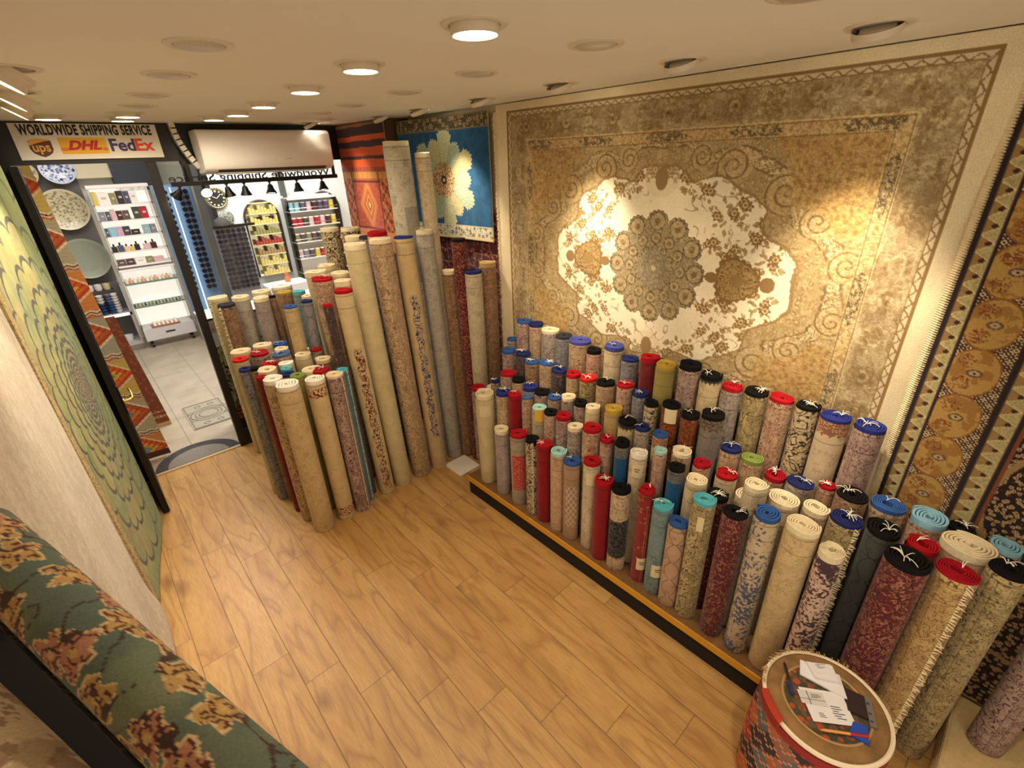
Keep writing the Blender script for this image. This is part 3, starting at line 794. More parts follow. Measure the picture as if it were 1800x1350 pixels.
    stem = scrolls(u, v, 9, 77, 3, .035) & (fbm(u * 20, v * 20, 78) > .5); wcol = mixc(wcol, stem * .7, c3(160, 132, 88))
    # arch pieces above and below
    ar = np.hypot(U / 0.085, (V - 0.385) / 0.085) < 1.0
    wcol = mixc(wcol, ar * .35, c3(214, 196, 158)); wcol = mixc(wcol, (np.hypot(U / .03, (V - .375) / .045) < 1), c3(150, 122, 78))
    # pendants
    for px, a, b_ in ((0.385, .092, .088),):
        dx, dy = U - px, v - cy; t2 = np.arctan2(dy, dx)
        pr = np.hypot(dx / a, dy / b_ * (1 + 0.35 * np.clip(dx / a, -1, 1))); k = 1 + .05 * np.cos(18 * t2)
        wcol = mixc(wcol, pr < k, c3(132, 102, 58)); wcol = mixc(wcol, (pr < .86), c3(176, 146, 94))
        wcol = mixc(wcol, (pr < .86) & scrolls(u, v, 44, 81, 6, .2), c3(120, 94, 54)); wcol = mixc(wcol, (pr < .3), c3(150, 120, 72))
    wcol = mixc(wcol, (np.hypot((U - .50) / .028, (v - cy) / .03) < 1) | (np.hypot((U - .278) / .03, (v - cy) / .022) < 1), c3(140, 110, 66))
    field = np.where(white[..., None], wcol, field)
    field = mixc(field, np.abs(rr - lob) < 0.012, c3(150, 122, 78))
    # rosette medallion
    dx, dy = (u - cx), (v - cy); R = np.hypot(dx, dy * 0.98); t2 = np.arctan2(dy, dx)
    lobes = 0.200 + 0.047 * np.sqrt(np.abs(np.cos(t2 * 6))) + 0.003 * np.cos(t2 * 72)
    med = R < lobes
    mc = np.zeros_like(img) + c3(160, 144, 108)
    ring = (np.cos(R * 260) > .55); mc = mixc(mc, ring * .25, c3(122, 104, 70))
    pr = np.abs(((t2 / (2 * math.pi) * 12) % 1) - .5) * 2
    for r0, w_, kk in ((.200, .040, 12), (.132, .026, 12), (.088, .015, 12), (.052, .012, 10)):
        tt = ((t2 / (2 * math.pi) * kk + .5) % 1 - .5) * 2 * math.pi / kk * r0
        dd = np.hypot(tt, R - r0); mc = mixc(mc, dd < w_, c3(178, 160, 120)); mc = mixc(mc, np.abs(dd - w_ * .92) < .0028, c3(98, 82, 54)); mc = mixc(mc, dd < w_ * .35, c3(128, 104, 66))
    mc = mixc(mc, scrolls(u, v, 50, 91, 6, .14) * .45, c3(114, 96, 64)); mc = mixc(mc, blossoms(u, v, 60, 92, .5)[0] * .3, c3(206, 190, 150))
    mc = mixc(mc, (R < .085) * .5, c3(150, 146, 124)); mc = mixc(mc, (R < .012), c3(214, 196, 150)); mc = mixc(mc, np.abs(R - lobes) < .006, c3(104, 84, 52))
    field = np.where(med[..., None], mc, field)
    img = np.where(f[..., None], field, img)
    notw = ~(white & f) | med
    img = mixc(img, (notw & (e > .03) & scrolls(u + fbm(u * 50, v * 50, 57) * .01, v, 40, 55, 6, .12)) * .40, c3(120, 96, 60)); img = mixc(img, (notw & (e > .03) & (fbm(u * 110, v * 110, 58, 2) > .62)) * .25, c3(224, 208, 168))
    ab = 0.93 + 0.14 * fbm(u * 7, v * 7, 99)       # abrash of the dyed wool
    return img * ab[..., None]
def wav_big(u, v):
    return 0.006 * np.sin(u * 5.1 + 1) * np.sin(v * 2) + 0.010 * np.exp(-((u - 2.04) / .03) ** 2) * np.sin(v * 9) + .004
big = rug_grid('hanging_rug', (1.938, 2.205, 2.256), (0, -1, 0), (0, 0, -1), 2.06, 1.46, 0.0034, draw_ivory, wav=wav_big, thick=0.012,
    label='huge ivory and brown medallion rug hanging on the right wall under spotlights', group='rugs hung on the walls', back=(.66, .58, .42))
fb = MB(); r2 = random.Random(4); z = 2.22
while z > 0.80:                       # knotted fringe down the left edge
    y = 2.205 + r2.uniform(0, .006)
    fb.tube([(1.934, y - .012, z), (1.926, y + .006, z - .004), (1.930, y + r2.uniform(.014, .024), z - r2.uniform(.01, .02))], [.0045, .004, .002], 5); z -= .0085
fb.build('fringe', FRINGE, big)
f2 = MB(); z = 2.22
while z > 0.76:
    f2.tube([(1.934, .152, z), (1.926, .140, z - .002), (1.932, .126 + r2.uniform(-.003, .003), z - .006)], [.004, .0035, .002], 4); z -= .0075
f2.build('fringe', FRINGE, big)

# ------------------------------------------------------------------ gold medallion runner to its right
def draw_gold(u, v):
    img = np.zeros(u.shape + (3,)) + c3(40, 28, 30)
    def border(u0, u1, img):
        x = u - u0; w = u1 - u0
        m = (x > 0) & (x < w)
        tri = (np.abs(((v / 0.047) % 1) - .5) * 2 * w * .9) > x
        c = np.zeros_like(img) + c3(150, 118, 70)
        c = mixc(c, ~tri, c3(176, 164, 116)); zig = np.abs((np.abs(((v / 0.047) % 1) - .5) * 2 * w * .9) - x) < 0.0028
        c = mixc(c, scrolls(u, v, 60, 3, 4, .14) * .35, c3(120, 100, 60)); c = mixc(c, zig, c3(206, 186, 134))
        bud = np.hypot((x - w * .55), (((v / 0.047 + .5) % 1) - .5) * .047) < .007; c = mixc(c, bud, c3(60, 38, 32))
        c = mixc(c, (x < .004) | (x > w - .004), c3(84, 66, 60))
        return np.where(m[..., None], c, img)
    img = border(0.012, 0.054, img)
    m = (u > 0.060) & (u < 0.192)
    c = np.zeros_like(img) + c3(172, 136, 72)
    per = 0.155; vv = (((v - .743) / per + .5) % 1 - .5) * per; x = u - 0.112
    d = np.hypot(x * 1.25, vv)
    lat = (((u * 95 + v * 95) % 1 < .5) & ((u * 95 - v * 95) % 1 < .5))
    out = d > 0.0775
    c = mixc(c, out, c3(74, 50, 40)); c = mixc(c, out & lat, c3(214, 192, 146)); c = mixc(c, np.abs(d - .0775) < .003, c3(130, 84, 44))
    c = mixc(c, ~out & (fbm(u * 40, v * 40, 2) > .55), c3(150, 108, 52))
    for sx in (-1, 1):
        dd = np.hypot(x + .018, vv - sx * .038); c = mixc(c, ~out & (dd < .024) & scrolls(u, v, 46, 8, 6, .22), c3(122, 66, 36))
    dd = np.hypot((x - .005) / 1.5, vv); c = mixc(c, dd < .013, c3(96, 78, 66)); c = mixc(c, dd < .008, c3(176, 150, 110)); c = mixc(c, dd < .003, c3(30, 26, 36))
    img = np.where(m[..., None], c, img)
    img = border(0.203, 0.256, img)
    m = u > 0.264
    c = np.zeros_like(img) + c3(34, 22, 22)
    F1, F2, ID, DX, DY = voro(u * 62, v * 62, 3)
    c = mixc(c, (F1 < .36) & (ID < .85), c3(176, 146, 104)); c = mixc(c, (F1 < .15), c3(92, 48, 36))
    ring = np.abs(((np.hypot(u - .62, v - 1.30) * 4.2) % 1) - .5) < .035; c = mixc(c, ring, c3(150, 120, 80))
    c = mixc(c, np.abs(u - .270) < .004, c3(120, 66, 40))
    return np.where(m[..., None], c, img)
rug_grid('hanging_rug', (1.925, 0.130, 2.25), (0, -1, 0), (0, 0, -1), 0.85, 2.12, 0.0032, draw_gold, wav=lambda u, v: .004 * np.sin(v * 3), thick=0.012,
    label='gold rug with round medallions and triangle borders, hung right of the huge ivory rug', group='rugs hung on the walls', back=(.03, .02, .02))

# ------------------------------------------------------------------ blue star rug
def draw_blue(u, v):
    img = np.zeros(u.shape + (3,)) + c3(14, 72, 112)
    img = mixc(img, sm(.4, .65, fbm(u * 30, v * 30, 2)) * .6, c3(22, 92, 138))
    x, y = u - 0.42, v - 0.350
    R = np.hypot(x, y); t = np.arctan2(y, x)
    n = 13; sec = np.floor((t / (2 * math.pi)) * n + .5); tl = (t - sec * 2 * math.pi / n)
    L = 0.292 * (0.84 + .16 * (np.mod(sec, 2)))
    tip = L * (1 - .75 * np.abs(tl) ** 1.3) + 0.007 * np.cos(tl * 80)
    star = R < tip
    c = np.zeros_like(img) + c3(170, 178, 142)
    c = np.where((np.mod(sec, 3) == 1)[..., None], np.array(c3(142, 168, 152)), c); c = np.where((np.mod(sec, 3) == 2)[..., None], np.array(c3(176, 168, 124)), c)
    c = mixc(c, scrolls(u, v, 46, 5, 6, .18) * .5, c3(204, 200, 160)); c = mixc(c, blossoms(u, v, 60, 6, .6)[0] * .5, c3(140, 150, 124)); c = mixc(c, scrolls(u, v, 60, 15, 6, .1) * .5, c3(150, 132, 74))
    c = mixc(c, np.abs(np.abs(tl) - math.pi / n) * R < .0018, c3(130, 140, 110))
    c = mixc(c, np.abs(R - tip) < .005, c3(212, 206, 160))
    core = R < .095 * (1 + .12 * np.abs(np.cos(t * 9)))
    c = mixc(c, core, c3(120, 70, 44)); c = mixc(c, core & scrolls(u, v, 70, 9, 6, .22), c3(214, 190, 140)); c = mixc(c, R < .025, c3(60, 30, 26)); c = mixc(c, R < .012, c3(210, 190, 150))
    img = np.where(star[..., None], c, img)
    for a, b in ((0.0, .075), (.615, .685)):
        m = (v >= a) & (v < b); bc = np.zeros_like(img) + (c3(70, 62, 46) if a == 0 else c3(206, 200, 168))
        bl = blossoms(u, v, 26, 12, .95, 5); bc = mixc(bc, bl[0], c3(176, 156, 116) if a == 0 else c3(170, 140, 110)); bc = mixc(bc, bl[1], c3(90, 50, 44)); bc = mixc(bc, scrolls(u, v, 30, 14, 5, .1), c3(60, 110, 140) if a else c3(120, 104, 74))
        bc = mixc(bc, (np.abs(v - a - .003) < .003) | (np.abs(b - v - .003) < .003), c3(186, 180, 150) if a else c3(120, 110, 80))
        img = np.where(m[..., None], bc, img)
    return mixc(img, v > .68, c3(206, 190, 150))
p0 = Vector((1.838, 3.09, 2.235)); p1 = Vector((1.925, 2.262, 2.235)); dU = (p1 - p0).normalized()
rug_grid('hanging_rug', p0, tuple(dU), (0, 0, -1), (p1 - p0).length, 0.70, 0.0035, draw_blue, wav=lambda u, v: .006 * np.sin(u * 9), thick=0.01,
    label='bright blue rug with a pale star medallion hanging beside the tall standing rolls', group='rugs hung on the walls')
# dark red rug lower in the corner
def draw_maroon(u, v):
    img = np.zeros(u.shape + (3,)) + c3(72, 24, 30)
    F1, F2, ID, DX, DY = voro(u * 13, v * 11, 3, .2); img = mixc(img, (F2 - F1) < .07, c3(150, 96, 78)); bl = blossoms(u, v, 34, 7, .7, 5)
    img = mixc(img, bl[0] * .7, c3(150, 70, 66)); return mixc(img, bl[1], c3(200, 150, 110))
rug_grid('hanging_rug', (1.945, 3.10, 1.72), (0, -1, 0), (0, 0, -1), 0.86, 1.70, 0.007, draw_maroon, wav=lambda u, v: .004 * np.sin(u * 12), thick=0.008,
    label='dark maroon rug hung below the blue star rug, mostly hidden by standing rolls', group='rugs hung on the walls')

# ------------------------------------------------------------------ orange kilim on the pier
def draw_orange(u, v):
    img = np.zeros(u.shape + (3,)) + c3(206, 84, 34)
    wv = v + (fbm(u * 8, v * 8, 3) - .5) * .012
    for a, b, c in ((0, .018, c3(150, 96, 50)), (.018, .075, c3(54, 34, 40)), (.108, .150, c3(60, 40, 52)), (.205, .226, c3(66, 40, 52))):
        img = mixc(img, (wv >= a) & (wv < b), c)
    lower = v > .275
    c = np.zeros_like(img) + c3(200, 96, 66)
    c = mixc(c, (fbm(u * 60, v * 90, 5, 2) > .55) * .5, c3(160, 56, 50))
    W = .72
    br = (v < .31); c = mixc(c, br & ((u * 34) % 1 < .5), c3(120, 44, 44)); c = mixc(c, (v > .31) & (v < .355), c3(196, 148, 84)); c = mixc(c, (v > .31) & (v < .355) & (((u * 13) % 1) < .35), c3(206, 130, 40))
    e = np.minimum(u - .03, W - .03 - u)
    side = e < .12; stp = (((u * 40).astype(int) + (v * 40).astype(int)) % 3) == 0
    c = mixc(c, side & (v > .355) & stp, c3(120, 50, 50)); c = mixc(c, side & (v > .355) & ((((u * 40).astype(int) * 3 + (v * 40).astype(int)) % 4) == 1), c3(196, 150, 70))
    fr = (np.abs(e - .125) < .006) | ((np.abs(v - .375) < .006) | (np.abs(v - .70) < .006)) & (e > .12)
    c = mixc(c, fr, c3(96, 40, 46))
    d = np.abs(u - .36) / .115 + np.abs(v - .535) / .15
    for r0, cc in ((1.25, c3(214, 130, 84)), (1.0, c3(222, 150, 70)), (.78, c3(206, 96, 60)), (.55, c3(224, 164, 80)), (.36, c3(190, 70, 50)), (.2, c3(226, 190, 130))):
        c = mixc(c, (d < r0) & (v > .385) & (v < .69) & (e > .13), cc)
    c = mixc(c, v > .715, c3(214, 140, 96))
    return np.where(lower[..., None], c, img)
rug_grid('hanging_kilim', (1.765, 3.985 - .13, 2.25), (0, -1, 0), (0, 0, -1), 0.715, 0.86, 0.0045, draw_orange, wav=lambda u, v: .007 * np.sin(u * 14) * (v + .2), thick=0.008,
    label='orange and black striped kilim with a diamond, hung at the window corner', cat='kilim', group='rugs hung on the walls')
# white board on the floor
MB().b2((-0.09, -0.095, 0), (0.09, 0.095, 0.006)).build('white_board', pmat('board_white', S(232, 222, 204), 0.6), None, 'flat white board lying on the floor in the corner gap between the rolls', 'board', smooth=False, loc=(1.60, 2.355, 0.0))

# ------------------------------------------------------------------ left wall rugs
def draw_green(u, v):
    W = .846; fx, fv = .50, 1.17
    x, y = u - fx, v - fv
    y = y * 0.72
    R = np.hypot(x, y) + 1e-4; t = np.arctan2(y, x)
    g = 1.26; lr = np.log(R / .016) / math.log(g); nc = 22; hh = .42
    def B(k): f = (t / (2 * math.pi) * nc + .5 * np.mod(k, 2)); f = f - np.floor(f) - .5; return k + hh * np.sqrt(np.maximum(0, 1 - (2 * f) ** 2))
    k0 = np.floor(lr); ed = np.full(u.shape, 9.0); own = k0 - 1
    for dk in (-1, 0, 1):
        Bk = B(k0 + dk); ed = np.minimum(ed, np.abs(lr - Bk)); own = np.where(lr >= Bk, k0 + dk, own)
    tf = t / (2 * math.pi) * nc + .5 * np.mod(own, 2) + .5; f2 = np.abs(tf - np.floor(tf) - .5); shade = vn(np.floor(tf) * 7.3 + own * 3.1, own * 5.7, 4)
    img = np.zeros(u.shape + (3,)) + c3(134, 148, 80)
    n = fbm(u * 9, v * 5, 3)
    img = mixc(img, sm(.42, .62, n) * .7, c3(190, 180, 92)); img = mixc(img, sm(.5, .7, fbm(u * 8, v * 6, 9)) * .5, c3(104, 132, 86))
    img = mixc(img, sm(.55, .68, fbm(u * 16, v * 16, 19)) * .5, c3(176, 130, 66))
    img = mixc(img, (fbm(u * 60, v * 20, 29, 2) > .55) * .35, c3(206, 200, 130))
    img = mixc(img, sm(1.9, 2.2, v + 0 * u) * .4, c3(90, 140, 110))
    img = mixc(img, (sm(.14, .05, R)) * .8, c3(222, 176, 130))
    lw = np.clip(.0085 / (R * math.log(g)), .03, .35); img = mixc(img, shade * .35, c3(196, 192, 112)); img = mixc(img, (1 - shade) * .25, c3(100, 112, 62))
    img = mixc(img, ed < lw, c3(52, 50, 30)); img = mixc(img, (f2 > .485) * .5, c3(110, 110, 66))
    img = mixc(img, (u > .62) * .55, c3(122, 148, 100)); img = mixc(img, np.abs(u - .62) < .004, c3(70, 64, 34))
    img = mixc(img, u < .05, c3(196, 172, 104)); img = mixc(img, (u < .05) & scrolls(u, v, 40, 4, 5, .2), c3(150, 120, 66)); img = mixc(img, np.abs(u - .052) < .003, c3(90, 80, 40))
    return img
gU = Vector((.132, .836, 0)).normalized()
rug_grid('hanging_rug', (-.235, 2.449, 2.23), tuple(gU), (0, 0, -1), .83, 2.215, 0.004, draw_green, wav=lambda u, v: .004 * np.sin(v * 4 + u * 8), thick=0.014,
    label='green rug with a fan of fish scale shapes hung beside the open door', group='rugs hung on the walls')
def draw_silver(u, v):
    img = np.zeros(u.shape + (3,)) + c3(206, 192, 170)
    img = mixc(img, sm(.4, .65, fbm(u * 7, v * 3, 3)) * .5, c3(184, 168, 146)); img = mixc(img, sm(.5, .62, fbm(u * 50, v * 24, 6, 3)) * .35, c3(226, 216, 198))
    return mixc(img, (fbm(u * 90, v * 90, 8, 2) > .62) * .3, c3(160, 144, 122))
rug_grid('hanging_rug', (-.240, 0.98, 2.23), (0, 1, 0), (0, 0, -1), 1.455, 2.20, 0.008, draw_silver, wav=lambda u, v: .004 * np.sin(u * 11) + .02 * np.exp(-((v - 2.2) / .12) ** 2) * (u > .8), thick=0.014,
    label='plain silvery cream rug hung on the left wall, nearest the camera', group='rugs hung on the walls')

# ------------------------------------------------------------------ large rolls lying across an added dark stand in the near left corner
def roll_lying(name, A, B, R, draw, label, group=None, sc=0.004):
    A, B = Vector(A), Vector(B); ax = (B - A); L = ax.length; ax.normalize()
    s1 = ax.cross(Vector((0, 0, 1))).normalized(); s2 = s1.cross(ax)
    n = 160; nl = int(L / sc)
    th, w = np.meshgrid(np.linspace(0, 2 * math.pi, n + 1), np.linspace(0, L, nl + 1))
    rgb = np.clip(draw(th * R, w), 0, 1); rgb = np.where(rgb <= 0.04045, rgb / 12.92, ((rgb + 0.055) / 1.055) ** 2.4)
    rr = R * (1 + .02 * np.sin(w * 9)) * (1 - .10 * (1 - th / (2 * math.pi)))
    co = np.array(A) + w[..., None] * np.array(ax) + (rr * np.cos(th))[..., None] * np.array(s1) + (rr * np.sin(th))[..., None] * np.array(s2)
    root = thing(name, label, 'rolled rug', tuple(A), 0, group)
    co = co - np.array(A)
    W = n + 1; vs = co.reshape(-1, 3); idx = np.arange(len(vs)).reshape(nl + 1, W)
    fs = np.stack([idx[:-1, :-1].ravel(), idx[:-1, 1:].ravel(), idx[1:, 1:].ravel(), idx[1:, :-1].ravel()], 1)
    me = bpy.data.meshes.new('rug_body'); me.from_pydata(vs.tolist(), [], fs.tolist() + [list(range(n)), [int(k) for k in idx[-1, :-1]][::-1]])
    at = me.color_attributes.new('pattern', 'FLOAT_COLOR', 'POINT'); cc = np.ones((len(vs), 4), np.float32); cc[:, :3] = rgb.reshape(-1, 3); at.data.foreach_set('color', cc.ravel())
    me.polygons.foreach_set('use_smooth', [True] * len(me.polygons)); me.materials.append(woven_mat())
    put(bpy.data.objects.new('rug_body', me), root)
    # spiral ends
    for end, P in ((0, Vector((0, 0, 0)) - ax * .001), (1, ax * (L + .001))):
        eb = MB(); turns = 5; nb = turns * 24; pit = R * .8 / turns; vs = []; fs = []
        for k in range(nb + 1):
            t = 2 * math.pi * k / 24; r1 = R * .15 + pit * k / 24
            for q in (r1, r1 - pit * .7): vs.append(P + s1 * q * math.cos(t) + s2 * q * math.sin(t))
            for q in (r1, r1 - pit * .7): vs.append(P + s1 * q * math.cos(t) + s2 * q * math.sin(t) + ax * (.02 if end == 0 else -.02))
        for k in range(nb): a = k * 4; fs += [(a, a + 4, a + 5, a + 1), (a, a + 2, a + 6, a + 4), (a + 1, a + 5, a + 7, a + 3)]
        eb.add(vs, fs).build('rolled_end', pmat('roll_end_wool', S(170, 150, 118), .9, noise=.1), root)
    return root
def draw_fg(u, v):
    img = np.zeros(u.shape + (3,)) + c3(98, 106, 88); img = mixc(img, sm(.4, .6, fbm(u * 14, v * 14, 3)) * .6, c3(74, 94, 86)); img = mixc(img, sm(.45, .65, fbm(u * 9, v * 9, 5)) * .5, c3(128, 132, 96))
    F1, F2, ID, DX, DY = voro(u * 17, v * 15, 21); t = np.arctan2(DY, DX)
    Rr = .40 + .10 * np.cos(5 * t + ID * 9) + (fbm(u * 60, v * 60, 8) - .5) * .35
    fl = (F1 < Rr) & (ID < .82); cc = np.where((ID < .4)[..., None], np.array(c3(176, 122, 96)), np.array(c3(178, 142, 84)))
    img = mixc(img, (F1 < Rr + .06) & (ID < .82), c3(206, 176, 130)); img = np.where(fl[..., None], cc, img)
    img = mixc(img, fl & scrolls(u, v, 34, 33, 5, .16), c3(84, 40, 30)); img = mixc(img, fl & (F1 < .1), c3(196, 160, 96))
    return mixc(img, scrolls(u, v, 12, 41, 3, .035), c3(66, 44, 34))
roll_lying('rolled_rug', (-.240, .970, 1.508), (.024, .205, 1.376), .047, draw_fg, 'big green floral rug roll lying diagonally in the near left corner', 'rolls lying on the dark stand')
def draw_cr(u, v):
    img = np.zeros(u.shape + (3,)) + c3(232, 212, 178); img = mixc(img, sm(.5, .6, fbm(u * 22, v * 22, 3)) * .5, c3(160, 132, 100)); return mixc(img, (fbm(u * 50, v * 50, 4) > .6) * .5, c3(120, 88, 70))
roll_lying('rolled_rug', (-.315, .80, 1.378), (-.150, .37, 1.378), .052, draw_cr, 'plain cream rug roll lying in the bottom left corner below the green one', 'rolls lying on the dark stand')
st = thing('added_stand', 'dark stand added under the rolls in the near left corner for the shadow gap', 'stand', (-.20, .60, 0))  # added support whose black fills the shadow gap between the rolls
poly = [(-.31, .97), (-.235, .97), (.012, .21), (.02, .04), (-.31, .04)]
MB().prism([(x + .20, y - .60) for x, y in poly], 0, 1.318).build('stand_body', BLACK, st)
MB().prism([(x + .20, y - .60) for x, y in poly], 1.318, 1.324).build('stand_top', pmat('gap_shade', S(16, 13, 13), .9), st)  # near-black sheet drawn as the shade between the two rolls
# ------------------------------------------------------------------ sign, air conditioner, track lamps
sg = thing('shipping_sign', 'white shipping sign above the shop door with three courier logos', 'sign', (0.296, 3.822, 2.162))
SX0, SX1 = -0.323, 0.323
MB().b2((SX0, -0.004, -0.088), (SX1, 0.004, 0.088)).build('sign_panel', pmat('sign_white', S(238, 232, 216), 0.5), sg)
INK = pmat('sign_ink', S(34, 26, 24), 0.6)
def sgt(name, body, x, z, size, mat, w=None, bold=0.0, shear=0.0, y=-0.0052): return text(name, body, frame_at((x, y, z), (1, 0, 0), (0, 0, 1)), size, mat, sg, .0006, bold, width=w, shear=shear)
sgt('lettering', 'WORLDWIDE SHIPPING SERVICE', 0.0, 0.055, .068, INK, .590, .0030)
yl = pmat('logo_yellow', S(246, 186, 20), .5); rd = pmat('logo_red', S(208, 22, 26), .5); br = pmat('logo_brown', S(86, 40, 18), .5); gd = pmat('logo_gold', S(244, 178, 50), .5)
pu = pmat('logo_purple', S(62, 36, 92), .5); og = pmat('logo_orange', S(240, 72, 24), .5)
sh = [(-.047, .030), (-.030, .037), (0, .041), (.030, .037), (.047, .030), (.047, -.012), (.038, -.030), (.020, -.042), (0, -.050), (-.020, -.042), (-.038, -.030), (-.047, -.012)]
MF = M_axes((1, 0, 0), (0, 0, 1), (0, -1, 0))
MB().prism(sh, .004, .0052, MF, (-.225, 0, -.025)).build('logo_shield', br, sg)
MB().prism([(x * .98, y) for x, y in [(-.047, .030), (-.030, .037), (0, .041), (.030, .037), (.047, .031), (.02, .027), (-.015, .018), (-.047, .006)]], .0052, .0058, MF, (-.225, 0, -.025)).build('shield_sweep', gd, sg)
sgt('lettering', 'ups', -.225, -.028, .062, gd, .072, .0012, y=-.0064)
MB().b2((-.147, -.0048, -.062), (.062, -.004, .020)).build('logo_panel', yl, sg)
sgt('lettering', 'DHL', -.040, -.021, .062, rd, .150, .003, .35)
MB().b2((-.147, -.0056, -.044), (-.115, -.0048, -.040)).b2((-.147, -.0056, -.036), (-.112, -.0048, -.0325)).b2((.036, -.0056, -.044), (.062, -.0048, -.040)).b2((.038, -.0056, -.036), (.062, -.0048, -.0325)).build('logo_stripe', rd, sg)
sgt('lettering', 'Fed', .135, -.022, .088, pu, .120, .0026); sgt('lettering', 'Ex', .243, -.022, .088, og, .092, .0026)

ac = thing('air_conditioner', 'white split air conditioner mounted above the shop window', 'air conditioner', (1.20, 3.83, 2.10))
def rbox(mb, a, b, prof, x0, x1): pass
prof = [(0.0, .118), (-.15, .118), (-.182, .112), (-.196, .095), (-.200, .0), (-.196, -.07), (-.178, -.105), (-.150, -.122), (-.05, -.132), (0.0, -.132)]
def xprism(prof, x0, x1): return MB().add([(x0, y, z) for y, z in prof] + [(x1, y, z) for y, z in prof],
    [tuple(range(len(prof))), tuple(range(len(prof), 2 * len(prof)))[::-1]] + [(i, i + len(prof), (i + 1) % len(prof) + len(prof), (i + 1) % len(prof)) for i in range(len(prof))])
xprism(prof, -.415, .415).build('casing', pmat('ac_white', S(238, 232, 224), 0.55), ac, bevel=.008, smooth=True)
xprism([(-.176, -.1085), (-.150, -.1245), (-.112, -.1290), (-.116, -.1262), (-.150, -.1215), (-.174, -.1065)], -.34, .36).build('air_outlet', pmat('outlet_dark', S(70, 60, 54), .6), ac)
xprism([(-.150, -.1260), (-.098, -.1335), (-.097, -.1365), (-.150, -.1290)], -.345, .365).build('louvre', WHITEP, ac)
text('brand_mark', '—', frame_at((.10, -.2006, -.055), (1, 0, 0), (0, 0, 1)), .02, pmat('mark_grey', S(120, 112, 104), .5), ac, width=.05)
cd = MB(); pts = []
for k in range(9):
    t = k / 8; pts.append((.700 + .085 * t ** 2.0, 3.80, 2.262 - .25 * t))
for i in range(8):
    a, b = Vector(pts[i]), Vector(pts[i + 1]); dr = (b - a); an = math.atan2(dr.x, -dr.z)
    cd.box((a + b) / 2, (.030, .045, dr.length + .006), mat=Matrix.Rotation(-an, 3, 'Y'))
tag_c = cd.build('pipe_cover', WHITEP, None, 'white pipe cover running down beside the air conditioner', 'pipe cover')

tr = thing('track_rail', 'black spotlight track rail across the top of the shop window', 'track rail', (1.10, 3.77, 1.918))
MB().b2((-.50, -.012, -.012), (.575, .012, .014)).build('rail_bar', BLACKMET, tr); MB().b2((-.395, -.006, .012), (-.375, .006, .115)).b2((.545, -.006, .012), (.565, .006, .112)).build('rail_bracket', BLACKMET, tr)
LX = [.640, .770, .907, 1.015, 1.18, 1.368, 1.553]
for i, x in enumerate(LX):
    lab = ['leftmost small black track lamp, partly turned sideways', 'track lamp tilted to show its bright white face', 'black track lamp above the wall clock', 'black track lamp right of the one above the clock', 'middle black track lamp above the arched mirror', 'black track lamp above the packet shelf', 'rightmost black track lamp beside the orange kilim'][i]
    t = thing('track_lamp', lab, 'lamp', (x, 3.77, 1.905), 0, 'lamps on the window track')
    MB().tube([(0, 0, 0), (0, 0, -.018)], .006, 8).b2((-.010, -.006, -.004), (.010, .006, .002)).build('stem', BLACKMET, t)
    rot = Matrix.Rotation(math.radians([35, 0, -8, 0, 4, 0, 0][i]), 3, 'Y') @ Matrix.Rotation(math.radians([30, -60, 6, 4, -8, -5, -8][i]), 3, 'X')
    pr = [(0.0, 0.0), (.012, -.001), (.017, -.010), (.022, -.030), (.034, -.052), (.036, -.060), (.033, -.060), (.030, -.052), (.019, -.030), (.0, -.026)]
    MB().lathe(pr, (0, 0, -.016), 20, rot).build('shade', BLACKMET, t, smooth=True)
    MB().lathe([(0, -.056), (.032, -.056)], (0, 0, -.016), 20, rot).build('lens', pmat('track_lens', S(255, 250, 240), .4, emit=(1, .95, .88, 1), es=3.0), t)
    d = rot @ Vector((0, 0, -1)); l = light('lamp_light', 'SPOT', (0, 0, -.016), 1.6, (1, .93, .84), size=.03, spot=1.5); l.parent = t
    l.location = Vector((0, 0, -.016)) + d * .062; l.rotation_euler = d.to_track_quat('-Z', 'Y').to_euler()

